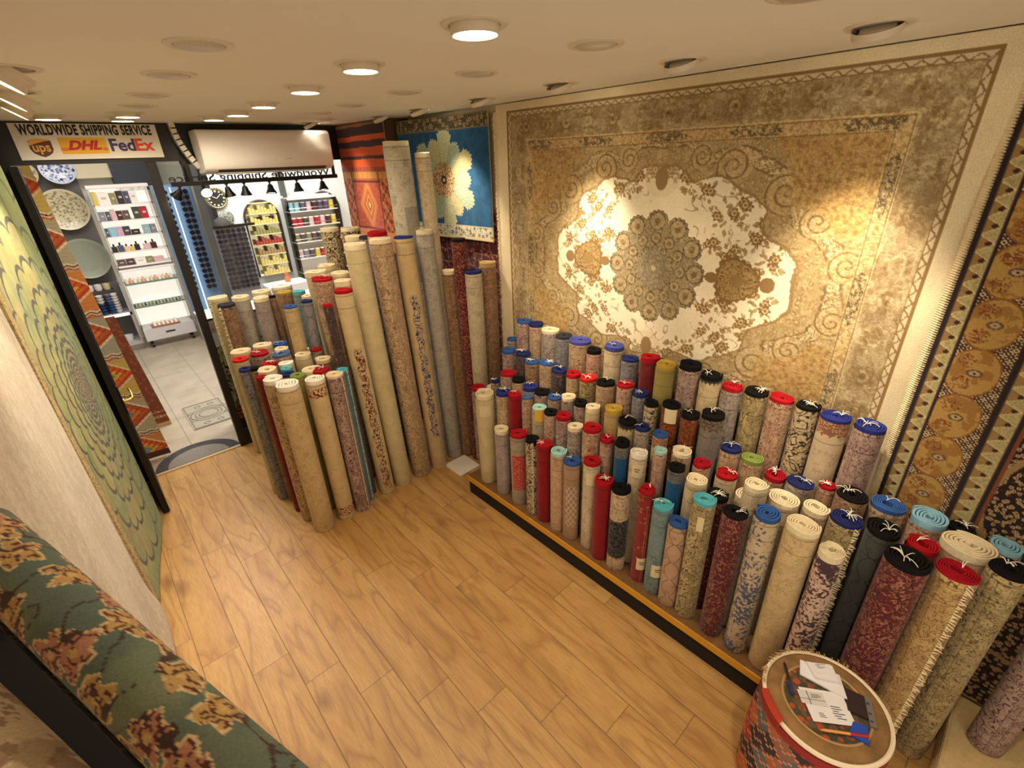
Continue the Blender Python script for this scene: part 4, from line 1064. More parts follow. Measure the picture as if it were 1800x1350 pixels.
# ------------------------------------------------------------------ ceiling downlights
RING = pmat('lamp_ring', S(226, 214, 192), .45)
CUPW = pmat('lamp_reflector', S(206, 196, 178), .35, noise=.15, nscale=400)
def bulb(es): return pmat('bulb_%d' % es, S(255, 244, 224), .4, emit=(1, .90, .72, 1), es=float(es))
def downlight(x, y, mode, label, wash=None, power=1.0):
    t = thing('ceiling_downlight', label, 'downlight', (x, y, CEIL), 0, 'recessed ceiling downlights')
    Rr = .073
    MB().lathe([(Rr, .001), (Rr, -.003), (Rr - .004, -.005), (.056, -.004), (.054, .001)], (0, 0, 0), 40).build('trim_ring', RING, t, smooth=True)
    if mode == 'lit':
        MB().lathe([(.053, .0), (.053, -.006), (.052, -.020), (.049, -.022), (.047, -.018)], (0, 0, 0), 36).build('lamp_housing', RING, t, smooth=True)
        MB().lathe([(.0, -.0195), (.047, -.0195)], (0, 0, 0), 36).build('lamp_face', bulb(14), t)
        l = light('lamp_light', 'SPOT', (0, 0, -.03), LAMP_W * power, WARM, size=.04, spot=3.0 if y > 0 else 1.75, blend=.7); l.parent = t
        return t, l
    elif mode == 'off':
        MB().lathe([(.053, -.002), (.047, -.008), (.030, -.011), (.0, -.011)], (0, 0, 0), 36).build('lamp_face', CUPW, t, smooth=True)
    else:
        side, glint = wash
        rot = Matrix.Rotation(math.radians(-24 if side > 0 else 34), 3, 'Y')
        pr_ = [(.054, .004), (.054, -.012), (.050, -.016), (.044, -.016), (.036, .004), (0.0, .006)] if side > 0 else [(.050, .004), (.050, -.010), (.046, -.012), (.046, -.024), (.042, -.026), (.042, -.040), (.039, -.040), (.036, -.006), (0.0, -.004)]
        MB().lathe(pr_, (-.004 * side, 0, -.006), 36, rot).build('lamp_housing', RING, t, smooth=True)
        if glint:
            MB().lathe([(0, -.012), (.034, -.012)] if side > 0 else [(0, -.007), (.030, -.007)], (-.004 * side, 0, -.006), 30, rot).build('lamp_face', bulb(14), t)
            l = light('lamp_light', 'SPOT', (0, 0, 0), WASH_W * power, WARM, size=.03, spot=.98 if side > 0 else 1.15, blend=1.0); l.parent = t
            l.location = (-.02 * side, 0, -.045) if side > 0 else (-.04, 0, -.062)
            return t, l
    return t, None
cols_ = {0: 'far left column', 1: 'second column', 2: 'middle column', 3: 'fourth column', 4: 'column beside the hanging rug'}
DL = []
for (x, y, m, lab, extra) in [
 (.79, .957, 'lit', 'largest brightly lit downlight, nearest the camera', 1.3), (.79, 1.488, 'lit', 'second largest lit downlight, behind the largest one', .8), (.825, 2.0, 'lit', 'third lit downlight in the bright middle line from the camera', .55),
 (.85, 2.55, 'lit', 'fourth lit downlight in the bright middle line', .5), (.86, 2.99, 'lit', 'fifth lit downlight, right above the air conditioner side of the room', .5), (.82, 3.30, 'lit', 'last lit downlight of the middle line, nearest the shop front', .45),
 (.42, 3.20, 'lit', 'upper of the two close lit downlights near the shipping sign', .3), (.425, 3.45, 'lit', 'lower of the two close lit downlights near the shipping sign', .3), (.13, 3.42, 'lit', 'lit downlight above the left end of the shipping sign', .4),
 (.372, 1.449, 'off', 'largest unlit downlight on the left half of the ceiling', 0), (.39, 1.92, 'off', 'second unlit downlight from the camera in the left line', 0), (.41, 2.443, 'off', 'third unlit downlight in the left line', 0), (.425, 2.845, 'off', 'farthest unlit downlight in the left line', 0),
 (1.185, .941, 'off', 'large unlit mesh downlight right of the brightest lamp', 0), (1.197, 1.453, 'off', 'unlit downlight behind the large unlit mesh one', 0), (1.229, 1.967, 'off', 'third unlit downlight in the line right of the lit lamps', 0), (1.244, 2.498, 'off', 'fourth unlit downlight in the line right of the lit lamps', 0), (1.26, 2.931, 'off', 'fifth unlit downlight in the line right of the lit lamps', 0), (1.462, 3.33, 'off', 'small unlit downlight in front of the air conditioner', 0),
 (.789, .44, 'off', 'unlit downlight cut by the top edge left of centre', 0), (1.161, .43, 'off', 'unlit downlight cut by the top edge right of centre', 0)]:
    downlight(x, y, m, lab, None, extra if m == 'lit' else 1)
_, l = downlight(1.624, .421, 'tilt', 'largest tilted downlight, above the huge ivory rug at right', (1, True), 1.0); l.rotation_euler = (Vector((1.94, .42, 1.22)) - Vector((1.60, .421, 2.2))).to_track_quat('-Z', 'Y').to_euler()
downlight(1.629, .943, 'tilt', 'middle tilted downlight above the huge ivory rug', (1, False))
_, l = downlight(1.663, 1.494, 'tilt', 'smallest tilted downlight directly over the huge ivory rug', (1, True), .9); l.rotation_euler = (Vector((1.94, 1.50, 1.22)) - Vector((1.64, 1.494, 2.2))).to_track_quat('-Z', 'Y').to_euler()
downlight(1.688, 2.025, 'tilt', 'tilted unlit downlight at the far end of the ivory rug', (1, False))
_, l = downlight(1.683, 2.56, 'tilt', 'small tilted lit downlight over the blue star rug', (1, True), .55); l.rotation_euler = (Vector((1.86, 2.45, 1.75)) - Vector((1.66, 2.56, 2.2))).to_track_quat('-Z', 'Y').to_euler()
downlight(1.701, 3.02, 'tilt', 'tilted unlit downlight above the two tallest rolls', (1, False))
_, l = downlight(1.495, 3.62, 'tilt', 'small tilted lit downlight over the orange kilim', (1, True), .16); l.rotation_euler = (Vector((1.76, 3.5, 1.8)) - Vector((1.47, 3.62, 2.2))).to_track_quat('-Z', 'Y').to_euler()
for y, lab, p in ((2.0, 'tilted downlight at the left edge of the ceiling, nearest of three', .6), (2.51, 'middle of the three tilted downlights at the left edge', .3), (2.885, 'farthest of the three tilted downlights at the left edge', .5)):
    _, l = downlight(.035, y, 'tilt', lab, (-1, True), p); l.rotation_euler = (Vector((-.2, y - .1, 1.2)) - Vector((.05, y, 2.2))).to_track_quat('-Z', 'Y').to_euler()
# the shop's downlights behind the photographer
for x, y, p in ((.79, -.10, 1.7), (1.2, -.62, .12)):
    _, l = downlight(x, y, 'lit', 'lit downlight behind the camera over the rear of the shop, %s' % ('nearer' if y > -.5 else 'farther'), None, p)
# ------------------------------------------------------------------ the lane and the shop opposite
def tile_mat():
    m = bpy.data.materials.new('lane_tiles'); m.use_nodes = True; N = NT(m); b = N.n['Principled BSDF']
    tc = N.n.new('ShaderNodeTexCoord'); x, y, z = N.sep(tc.outputs['Object'])
    xs = N.m('DIVIDE', N.m('ADD', x, .13), .36); ys = N.m('DIVIDE', N.m('ADD', y, N.m('MULTIPLY', N.m('FLOOR', xs), .21)), .62)
    gx = N.m('FRACT', xs); gy = N.m('FRACT', ys)
    g = N.mx(N.below(gx, .014, .006), N.below(gy, .008, .004))
    n = N.noise(tc.outputs['Object'], 5, 5)[0]
    c = N.mix(N.step(n, .5, .25), S(174, 162, 140), S(150, 138, 118)); c = N.mix(N.m('MULTIPLY', g, .85), c, S(92, 102, 88))
    N.l.new(c, b.inputs['Base Color']); b.inputs['Roughness'].default_value = .35
    return m
MB().b2((-1.6, 3.85, -.06), (4.2, 8.0, -.004)).build('floor_lane', tile_mat(), kind='structure')
LW = pmat('lane_wall', S(206, 200, 186), .7, noise=.05, nscale=4)
MB().b2((-1.6, 7.75, 0), (4.2, 7.85, 3.0)).build('wall_opposite', LW, kind='structure')
MB().b2((-1.6, 3.95, 2.9), (4.2, 7.85, 3.0)).build('ceiling_lane', pmat('lane_ceiling', S(170, 166, 158), .8), kind='structure')
MB().b2((-1.6, 3.9, 0), (-1.5, 7.85, 3.0)).build('wall_lane_left', pmat('lane_dark', S(90, 80, 72), .7), kind='structure')
MB().b2((1.34, 6.30, 0), (3.6, 6.40, 2.9)).build('wall_lane_right', pmat('lane_white', S(222, 222, 220), .7), kind='structure')
MB().b2((1.295, 6.28, 0), (1.345, 6.42, 2.1)).build('trim_5', BLACK, kind='structure')
MB().b2((1.315, 6.9, 0), (1.52, 6.95, 2.1)).build('door_2', pmat('grey_door', S(104, 104, 102), .4), kind='structure')
MB().b2((-.9, 7.60, 0), (.33, 7.66, 2.6)).build('wall_display_back', pmat('display_back', S(96, 92, 88), .6), kind='structure')
MB().b2((.32, 7.45, 1.95), (.64, 7.62, 2.5)).build('trim_6', pmat('cream_column', S(214, 204, 172), .7), kind='structure')
MB().b2((.64, 7.42, 1.80), (1.1, 7.62, 2.5)).build('trim_7', pmat('navy_panel', S(30, 36, 48), .5), kind='structure')
# drain cover and half-round mat
mc = MB(); mc.b2((.300, 4.40, -.004), (.62, 4.95, .002))
man = mc.build('drain_cover', pmat('cast_stone', S(146, 140, 122), .7, noise=.15, nscale=40), None, 'carved stone drain cover in the lane paving', 'drain cover')
rm = MB()
for r0 in (.07, .10, .135): rm.lathe([(r0, .002), (r0 + .004, .006), (r0 + .008, .006), (r0 + .012, .002)], (.47, 4.67, 0), 40)
for k in range(8):
    a = k * math.pi / 4 + .39; rm.lathe([(.018, .002), (.022, .006), (.028, .002)], (.47 + .165 * math.cos(a) * .85, 4.67 + .215 * math.sin(a), 0), 16)
for a, b in (((.315, 4.41), (.605, 4.41)), ((.315, 4.94), (.605, 4.94)), ((.315, 4.41), (.315, 4.94)), ((.605, 4.41), (.605, 4.94))): rm.tube([(a[0], a[1], .003), (b[0], b[1], .003)], .004, 6)
rm.build('carved_relief', pmat('cast_relief', S(112, 106, 92), .7), man, smooth=True)
mt = thing('door_mat', 'dark half-round mat outside the doorway', 'mat', (.235, 3.875, -.004))
def half(r, z0, z1, n=24): return [(r * math.cos(math.pi * k / n), r * .98 * math.sin(math.pi * k / n)) for k in range(n + 1)]
MB().prism(half(.285, 0, 0), .0, .006).build('mat_rim', pmat('mat_dark', S(58, 56, 56), .9, noise=.15), mt)
MB().prism(half(.205, 0, 0), .006, .008).build('mat_field', pmat('mat_grey', S(124, 118, 108), .9, noise=.12), mt)

# kilims hung outside on the left
def draw_kilim(u, v):
    W = .46; img = np.zeros(u.shape + (3,)) + c3(176, 150, 96)
    per = .31; band = np.floor(v / per); vv = (v / per - band); x = (u - .5 * W) / (W * .5); x = (u - .33) / .145
    d = np.abs(x) * .8 + np.abs(vv - .36) * 2.3
    bg = [c3(206, 176, 96), c3(180, 170, 140), c3(216, 136, 70), c3(170, 166, 146)]
    for i, c in enumerate(bg): img = np.where((np.mod(band, 4) == i)[..., None], np.array(c), img)
    st = (np.floor((v * 120)) % 3 == 0); img = mixc(img, st * .12, c3(120, 90, 60))
    cols2 = [(c3(226, 206, 164), c3(216, 96, 44), c3(226, 170, 66), c3(130, 140, 120)), (c3(240, 224, 186), c3(176, 96, 58), c3(222, 126, 66), c3(120, 134, 130))]
    for i, cc in enumerate(cols2):
        m = np.mod(band, 2) == i
        for r0, c in zip((.92, .82, .52, .24), cc): img = mixc(img, m & (d < r0), c)
    hook = (np.abs(((x * 3 + vv * 8) % 1) - .5) < .16) & (d < .8) & (d > .3); img = mixc(img, hook, c3(176, 60, 36))
    z = vv - .84 - .045 * (np.abs(((u * 16) % 1) - .5) * 2)
    for o, c in ((0, c3(230, 214, 180)), (.035, c3(60, 44, 36)), (.065, c3(226, 206, 168)), (.095, c3(190, 80, 44))): img = mixc(img, np.abs(z - o) < .017, c)
    img = mixc(img, (u < .03), c3(214, 196, 160)); img = mixc(img, v > 2.0, c3(84, 48, 40))
    return img
k1 = rug_grid('hanging_kilim', (-.47, 4.13, 2.06), (1, 0, 0), (0, 0, -1), .46, 2.05, .006, draw_kilim,
    wav=lambda u, v: (.010 * np.sin(u * 16) * (v + .2) / 2, .098 * (v / 2.05), 0 * u), label='colourful zigzag kilim hanging outside left of the doorway', cat='kilim', group='rugs hung outside the door', thick=.006)
fb = MB(); r2 = random.Random(9)
for k in range(46):
    x = -.37 + k * .0098; fb.tube([(x, 4.118, .02), (x + r2.uniform(-.004, .004), 4.105, .006), (x + r2.uniform(-.008, .012), 4.08, .001)], [.002, .0018, .001], 4)
fb.build('fringe', FRINGE, k1)
def draw_brown(u, v):
    img = np.zeros(u.shape + (3,)) + c3(110, 58, 38); img = mixc(img, (blossoms(u, v, 30, 3, .7, 4)[0]) * .6, c3(150, 90, 60))
    for b in (.0, .05): img = mixc(img, (np.abs(v - .86 - b) < .01) & ((u * 40) % 1 < .6), c3(196, 160, 110))
    return mixc(img, v > .96, c3(190, 150, 96))
rug_grid('hanging_kilim', (-.30, 4.69, 1.0), (1, 0, 0), (0, 0, -1), .40, 1.0, .01, draw_brown, wav=lambda u, v: (.004 * np.sin(u * 20), .085 * v, 0 * u),
    label='brown red fringed rug hanging behind the zigzag kilim outside', cat='kilim', group='rugs hung outside the door', thick=.006)
# display bench with rugs outside the window
bn = thing('display_bench', 'rug covered display bench standing outside the shop window', 'bench', (1.15, 4.15, 0))
MB().b2((-.58, -.15, 0), (.58, .15, .985)).build('bench_box', pmat('bench_white', S(214, 208, 200), .6), bn, bevel=.005)
def draw_bench(u, v):
    img = np.zeros(u.shape + (3,)) + c3(196, 160, 146); bl = blossoms(u, v, 40, 3, .9, 5); img = mixc(img, bl[0], c3(110, 60, 60)); img = mixc(img, bl[1], c3(230, 210, 180))
    return mixc(img, scrolls(u, v, 26, 5, 5, .15) * .6, c3(226, 200, 180))
rug_grid('bench_cover', (-.59, -.155, 1.0), (1, 0, 0), (0, 0, -1), 1.18, .10, .008, draw_bench, parent=bn, thick=.012)
MB().b2((-.59, -.155, .986), (.59, .155, 1.002)).build('bench_top', pmat('bench_rug', S(206, 190, 182), .8, noise=.25, nscale=30), bn)
def draw_side(u, v):
    img = np.zeros(u.shape + (3,)) + c3(120, 112, 80); n = fbm(u * 9, v * 7, 3); img = mixc(img, n > .55, c3(186, 74, 36)); img = mixc(img, n < .4, c3(206, 190, 150)); img = mixc(img, scrolls(u, v, 12, 5, 4, .06), c3(226, 206, 160))
    img = mixc(img, scrolls(u, v, 14, 15, 4, .10), c3(50, 36, 34)); return mixc(img, (v > .62) & (n > .45), c3(52, 36, 32))
rug_grid('hanging_kilim', (.575, 3.955, .80), (1, 0, 0), (0, 0, -1), .34, .80, .006, draw_side, wav=lambda u, v: .008 * np.sin(u * 24), label='patterned rug hung outside behind the black door post', cat='kilim', group='rugs hung outside the door', thick=.006)

# ---- perfume shelf
PSX0, PSX1, PSY = .36, .90, 7.20
ps = thing('perfume_shelf', 'white backlit perfume shelf unit standing across the lane', 'shelf unit', (.63, PSY, 0))
SHW = pmat('shelf_white', S(232, 226, 220), .4)
pb = MB(); pb.b2((-.27, .22, .10), (.27, .25, 1.86)).build('back_panel', pmat('lit_panel', S(244, 234, 218), .6, emit=(1, .93, .84, 1), es=.55), ps)
MB().b2((-.275, -.02, .10), (-.262, .24, 1.86)).b2((.262, -.02, .10), (.275, .24, 1.86)).build('side_panel', glass_mat('shelf_glass', (.86, .90, .88, 1)), ps)
MB().b2((-.285, -.03, 1.84), (.285, .25, 1.88)).build('shelf_top', SHW, ps, bevel=.008)
SZ = [1.672, 1.505, 1.335, 1.160, 1.005]
for z in SZ: MB().b2((-.262, -.02, z - .016), (.262, .22, z)).build('shelf_board', SHW, ps)
MB().b2((-.28, -.05, .945), (.28, .22, .965)).build('shelf_board', SHW, ps, bevel=.004)
for z in (.80, .52): MB().b2((-.262, -.05, z - .014), (.262, .22, z)).build('glass_shelf', pmat('green_glass_shelf', S(96, 124, 108), .3), ps)
cb = MB().b2((-.27, -.06, .09), (.27, .22, .245)).build('drawer_box', pmat('drawer_grey', S(196, 192, 192), .5), ps, bevel=.003)
MB().b2((-.05, -.070, .165), (.05, -.060, .178)).build('drawer_handle', BLACKMET, cb)
for x in (-.22, .22):
    for y in (-.02, .18): MB().lathe([(0, -.012), (.028, -.012), (.028, .012), (0, .012)], (x, y, .030), 14, Matrix.Rotation(math.pi / 2, 3, 'Y')).b2((x - .012, y - .006, .04), (x + .012, y + .006, .09)).build('caster', BLACKMET, ps)
PC = {'yellow': S(206, 180, 70), 'white': S(226, 220, 210), 'olive': S(132, 128, 84), 'black': S(34, 28, 30), 'violet': S(72, 60, 88), 'grey': S(122, 122, 132), 'pink': S(206, 166, 168), 'maroon': S(72, 26, 26), 'brown': S(88, 68, 66),
      'dark green': S(62, 62, 48), 'red': S(168, 24, 40), 'light blue': S(120, 178, 198), 'lilac': S(186, 150, 176), 'plum': S(66, 50, 58), 'teal': S(130, 168, 170), 'slate': S(70, 76, 90), 'peach': S(222, 178, 140)}
rows = [(0, [('yellow', .035, .12), ('white', .09, .115), ('olive', .05, .105), ('black', .055, .12), ('violet', .04, .115), ('white', .06, .12)]),
        (1, [('grey', .05, .085), ('slate', .035, .085), ('pink', .04, .10), ('maroon', .05, .085), ('brown', .05, .085), None, ('dark green', .06, .11), ('red', .06, .11)]),
        (2, [('slate', .03, .08), ('light blue', .05, .085), ('lilac', .05, .085), ('plum', .06, .085), ('black', .07, .05), None, ('teal', .06, .085), ('grey', .05, .085)]),
        (3, [('black', .045, .08), ('slate', .05, .09), ('peach', .04, .07), ('yellow', .035, .06), ('black', .045, .085), None, ('pink', .06, .08), ('maroon', .05, .09)]),
        (4, [('brown', .07, .06), ('plum', .07, .06), ('white', .09, .06), ('olive', .06, .06), ('pink', .09, .05)])]
sn = ['top', 'second', 'third', 'fourth', 'fifth']
for ri, items in rows:
    x = PSX0 + .015; prev = None
    for it in items:
        if it is None: x += .03; continue
        c, w, h = it; w *= 1.17; h *= 1.15
        o = thing('perfume_box' if ri != 3 else 'perfume_bottle', ('%s perfume %s on the %s lit shelf, ' % (c, 'box' if ri != 3 else 'bottle', sn[ri])) + ('at its left end' if prev is None else 'right of the %s' % prev), 'box' if ri != 3 else 'bottle', (x + w / 2, PSY + .06, SZ[ri]), 0, 'perfumes on the lit shelf unit')
        pm = pmat('pack_' + c.replace(' ', '_'), PC[c], .4)
        if ri == 3:
            MB().b2((-w / 2, -.02, 0), (w / 2, .02, h * .7)).build('bottle_body', pm, o, bevel=.006); MB().lathe([(0, h * .7), (.009, h * .7), (.009, h), (0, h)], (0, 0, 0), 12).build('bottle_cap', BLACKMET, o)
        else:
            MB().b2((-w / 2 + .001, -.03, 0), (w / 2 - .001, .03, h)).build('carton', pm, o, bevel=.002)
            MB().b2((-w * .22, -.0306, h * .45), (w * .22, -.030, h * .62)).build('carton_mark', pmat('mark_pale', S(190, 176, 150), .5), o)
        prev = c + (' box' if ri != 3 else ' bottle'); x += w + .004
# trinkets on the lower glass shelves: small figures and soap blocks
for k in range(12):
    x = .39 + k * .041; c = ['cream', 'peach', 'white'][k % 3]
    o = MB().lathe([(0, 0), (.018, 0), (.021, .016), (.012, .038), (.015, .050), (0, .066)], (0, 0, 0), 10).build('figurine', pmat('figurine_' + c, [S(236, 214, 180), S(230, 170, 140), S(240, 234, 224)][k % 3], .4), None,
        'small %s figurine on the green glass shelf, %s from its left end' % (c, ['first', 'second', 'third', 'fourth', 'fifth', 'sixth', 'seventh', 'eighth', 'ninth', 'tenth', 'eleventh', 'twelfth'][k]), 'figurine', 'figurines on the upper glass shelf', smooth=True, loc=(x, 7.22, .80))
for k in range(14):
    x = .38 + k * .036
    o = thing('ornament', 'tiny gold and green ornament in the row on the lower glass shelf', 'ornament', (x, 7.20 + .03 * (k % 2), .52), 0, 'ornaments on the lower glass shelf')
    MB().lathe([(0, 0), (.013, 0), (.013, .006), (.004, .010), (.010, .026), (0, .034)], (0, 0, 0), 8).build('ornament_body', GOLDM if k % 3 else pmat('dk_green', S(46, 72, 52), .4), o, smooth=True)
for r_ in range(3):
    for k in range(6):
        MB().lathe([(0, 0), (.016, 0), (.020, .010), (.015, .024), (0, .029)], (0, 0, 0), 12).build('soap_cake', pmat('soap_white', S(240, 226, 204), .5), None, 'white soap cake in the neat rows on the lowest shelf of the lit unit', 'soap', 'soap cakes on the lowest shelf', smooth=True, loc=(.50 + k * .045, 7.17 + r_ * .05, .252 + r_ * .008))
bx = thing('soap_tray', 'reddish wooden tray under the soap cakes', 'tray', (.61, 7.22, .245)); MB().b2((-.15, -.08, .0), (.15, .09, .006)).build('tray_base', pmat('tray_wood', S(158, 96, 66), .6), bx); MB().b2((-.15, -.085, .0), (.15, -.08, .018)).build('tray_edge', MATS['tray_wood'], bx)

# ---- pottery display on the left
pd = thing('pottery_counter', 'grey pottery counter with a lit strip, left of the perfume shelf', 'counter', (.05, 7.25, 0))
MB().b2((-.75, .0, .06), (.28, .35, .10)).b2((-.75, .0, .43), (.28, .35, .47)).b2((.262, .0, .10), (.28, .35, .80)).build('counter_frame', pmat('counter_grey', S(170, 164, 160), .5), pd)
MB().b2((-.75, .30, .1), (.262, .34, .80)).build('counter_back', pmat('counter_back', S(110, 106, 108), .5), pd)
MB().b2((-.6, -.006, .435), (.25, .0, .462)).build('light_strip', pmat('strip_lit', S(250, 250, 250), .5, emit=(.95, .97, 1, 1), es=2.2), pd)
MB().b2((-.75, .0, .0), (.28, .3, .06)).build('counter_plinth', pmat('plinth', S(120, 112, 100), .6), pd)
def plate(x, z, r, mat1, mat2, lab, y=7.50):
    t = thing('display_plate', lab, 'plate', (x, y, z), 0, 'plates on the pottery wall'); M = Matrix.Rotation(math.pi / 2, 3, 'X')
    MB().lathe([(0, .004), (r * .6, .006), (r * .72, .012), (r * .97, .03), (r, .032), (r * .98, .026), (r * .6, 0), (0, 0)], (0, 0, 0), 44, M).build('plate_body', mat1, t, smooth=True)
    MB().lathe([(0, .0045), (r * .60, .0065), (r * .70, .0125), (r * .9, .0255)], (0, -.0012, 0), 44, M).build('plate_glaze', mat2, t, smooth=True); return t
def glaze(name, a, b, c, sc=24):
    m = bpy.data.materials.new(name); m.use_nodes = True; N = NT(m); bb = N.n['Principled BSDF']; tc = N.n.new('ShaderNodeTexCoord'); P = tc.outputs['Object']
    vo = N.voro(P, sc); cc = N.mix(N.below(vo['Distance'], .38, .06), a, b); cc = N.mix(N.step(N.noise(P, sc * 1.7, 3)[0], .56, .03), cc, c); N.l.new(cc, bb.inputs['Base Color']); bb.inputs['Roughness'].default_value = .25; return m
cr = pmat('plate_cream', S(214, 204, 172), .3)
plate(.115, 1.645, .215, cr, glaze('glaze_floral', S(206, 196, 160), S(134, 124, 96), S(166, 150, 116), 30), 'large round cream plate densely painted with flowers')
plate(.195, 2.06, .155, pmat('plate_blue', S(214, 220, 236), .3), glaze('glaze_blue', S(226, 232, 244), S(52, 70, 140), S(120, 140, 190), 26), 'blue and white patterned plate at the top', 7.46)
plate(-.10, 2.02, .125, cr, glaze('glaze_rose', S(236, 226, 206), S(196, 120, 110), S(160, 160, 120), 18), 'small cream plate with pink flowers at the top left', 7.48)
plate(.12, 1.11, .225, pmat('plate_celadon', S(150, 156, 136), .3), pmat('glaze_celadon', S(138, 146, 128), .22, noise=.05), 'large plain grey green plate below the painted one', 7.47)
pots = [(-.12, .80, 'white'), (-.04, .80, 'white'), (.04, .80, 'white'), (.12, .80, 'white'), (.20, .80, 'cream')]
for k, (x, z, c) in enumerate(pots):
    MB().lathe([(0, 0), (.030, 0), (.036, .02), (.036, .066), (.032, .07), (.030, .066), (.030, .01), (0, .008)], (0, 0, 0), 18).build('pottery_cup', pmat('cup_' + c, S(206, 202, 198) if c == 'white' else S(196, 184, 140), .35), None, 'pale pottery cup standing at the back of the counter, %s in its row' % ['first', 'second', 'third', 'fourth', 'last'][k], 'cup', 'cups on the pottery counter', smooth=True, loc=(x, 7.42, .47 + .27))
BC = [('yellow', S(206, 176, 40), .02), ('white', S(210, 206, 200), .11), ('blue patterned', S(90, 96, 130), .19), ('white', S(220, 214, 208), .245)]
MB().b2((-.35, 7.36, .47), (.255, 7.48, .74)).build('pottery_step', pmat('step_dark', S(60, 52, 50), .6), None, 'dark step block behind the stacked bowls on the pottery counter', 'step')
for ci, (cn, cc, x) in enumerate(BC):
    for lv in range(7):
        cn2, c2 = (cn, cc) if lv > 3 else [(['brown', S(120, 72, 56)]), (['dark blue', S(28, 60, 104)]), (['dark blue', S(34, 72, 120)]), (['white', S(206, 202, 200)])][ci]
        MB().lathe([(0, 0), (.018, 0), (.034, .022), (.038, .036), (.035, .036), (.028, .016), (0, .008)], (0, 0, 0), 16).build('pottery_bowl', pmat('bowl_%d_%d' % (ci, lv > 3), c2, .3), None,
            '%s pottery bowl, %s of the %s stack on the lit counter' % (cn2, ['bottom', 'second', 'third', 'fourth', 'fifth', 'sixth', 'topmost'][lv], ['leftmost', 'second', 'third', 'rightmost'][ci]), 'bowl', 'bowls stacked on the pottery counter', smooth=True, loc=(x - .02, 7.31, .4705 + lv * .0325))
for k in range(5):
    MB().lathe([(0, 0), (.04, 0), (.05, .03), (.055, .07), (.05, .07), (.044, .03), (0, .01)], (0, 0, 0), 16).build('glass_bowl', pmat('frost_glass', S(206, 204, 198), .15), None, 'clear glass bowl on the lower shelf of the pottery counter, %s from left' % ['first', 'second', 'third', 'fourth', 'fifth'][k], 'bowl', 'glass bowls on the lower counter shelf', smooth=True, loc=(-.25 + k * .115, 7.36, .10))

# ---- eyewear columns with a light strip
FRD = pmat('eyewear_dark', S(30, 34, 52), .3); LENS = pmat('eyewear_lens', S(24, 22, 30), .12)
def make_glasses(m1, m2, w=.10):
    mb = MB()
    for s in (-1, 1): mb.lathe([(w * .20, -.002), (w * .25, -.002), (w * .25, .002), (w * .20, .002)], (s * w * .25, 0, 0), 12, Matrix.Rotation(math.pi / 2, 3, 'X'))
    mb.b2((-.006, -.002, .004), (.006, .002, .008)); mb.b2((-w / 2, 0, .004), (-w / 2 + .004, .05, .008)); mb.b2((w / 2 - .004, 0, .004), (w / 2, .05, .008))
    l = MB()
    for s in (-1, 1): l.lathe([(0, 0), (w * .21, 0)], (s * w * .25, 0, 0), 10, Matrix.Rotation(math.pi / 2, 3, 'X'))
    return mb, l
gm, gl_ = make_glasses(0, 0)
proto_f = gm.build('frame', FRD, None); proto_l = gl_.build('lens', LENS, None)
mesh_f, mesh_l = proto_f.data, proto_l.data; bpy.data.objects.remove(proto_f); bpy.data.objects.remove(proto_l)
gm, gl_ = make_glasses(0, 0); pf = gm.build('frame', pmat('eyewear_tort', S(58, 40, 40), .3), None); pl_ = gl_.build('lens', pmat('lens_brown', S(40, 30, 34), .1), None)
mesh_f2, mesh_l2 = pf.data, pl_.data; bpy.data.objects.remove(pf); bpy.data.objects.remove(pl_)
rowword = ['top', 'second', 'third', 'fourth', 'fifth', 'sixth', 'seventh', 'eighth', 'ninth', 'tenth', 'eleventh', 'twelfth', 'thirteenth', 'fourteenth', 'fifteenth', 'sixteenth', 'seventeenth', 'lowest']
ed = thing('eyewear_display', 'tall blue lit eyewear display beyond the black door post', 'display rack', (1.09, 7.06, 0))
MB().b2((-.17, .03, .3), (.21, .05, 1.85)).build('display_back', pmat('display_blue', S(120, 150, 186), .4), ed)
MB().b2((-.004, -.03, .3), (.004, -.02, 1.82)).build('light_strip', pmat('led_strip', S(230, 245, 255), .4, emit=(.75, .92, 1, 1), es=4), ed)
MB().b2((-.17, -.03, .25), (.21, .05, .3)).b2((-.18, -.01, .3), (-.168, .05, 1.85)).b2((.208, -.01, .3), (.22, .05, 1.85)).build('display_frame', pmat('frame_grey', S(120, 124, 130), .4), ed)
MB().b2((-.17, -.06, 0), (.21, .05, .25)).build('display_base', pmat('base_grey', S(150, 148, 148), .5), ed)
def glasses(x, y, z, lab, grp, tort=False, s=1.0):
    t = thing('sunglasses', lab, 'sunglasses', (x, y, z), 0, grp); t.scale = (s, s, s)
    for nm, me in (('frame', mesh_f2 if tort else mesh_f), ('lens', mesh_l2 if tort else mesh_l)):
        o = bpy.data.objects.new(nm, me); put(o, t)
for k in range(18):
    z = 1.77 - k * .066
    glasses(1.005, 7.02, z, 'dark glasses in the %s row of the blue lit display, left of its light strip' % rowword[k], 'glasses on the blue lit display')
    glasses(1.205, 7.02, z, 'dark glasses in the %s row of the blue lit display, right of its light strip' % rowword[k], 'glasses on the blue lit display', False, 1.15)
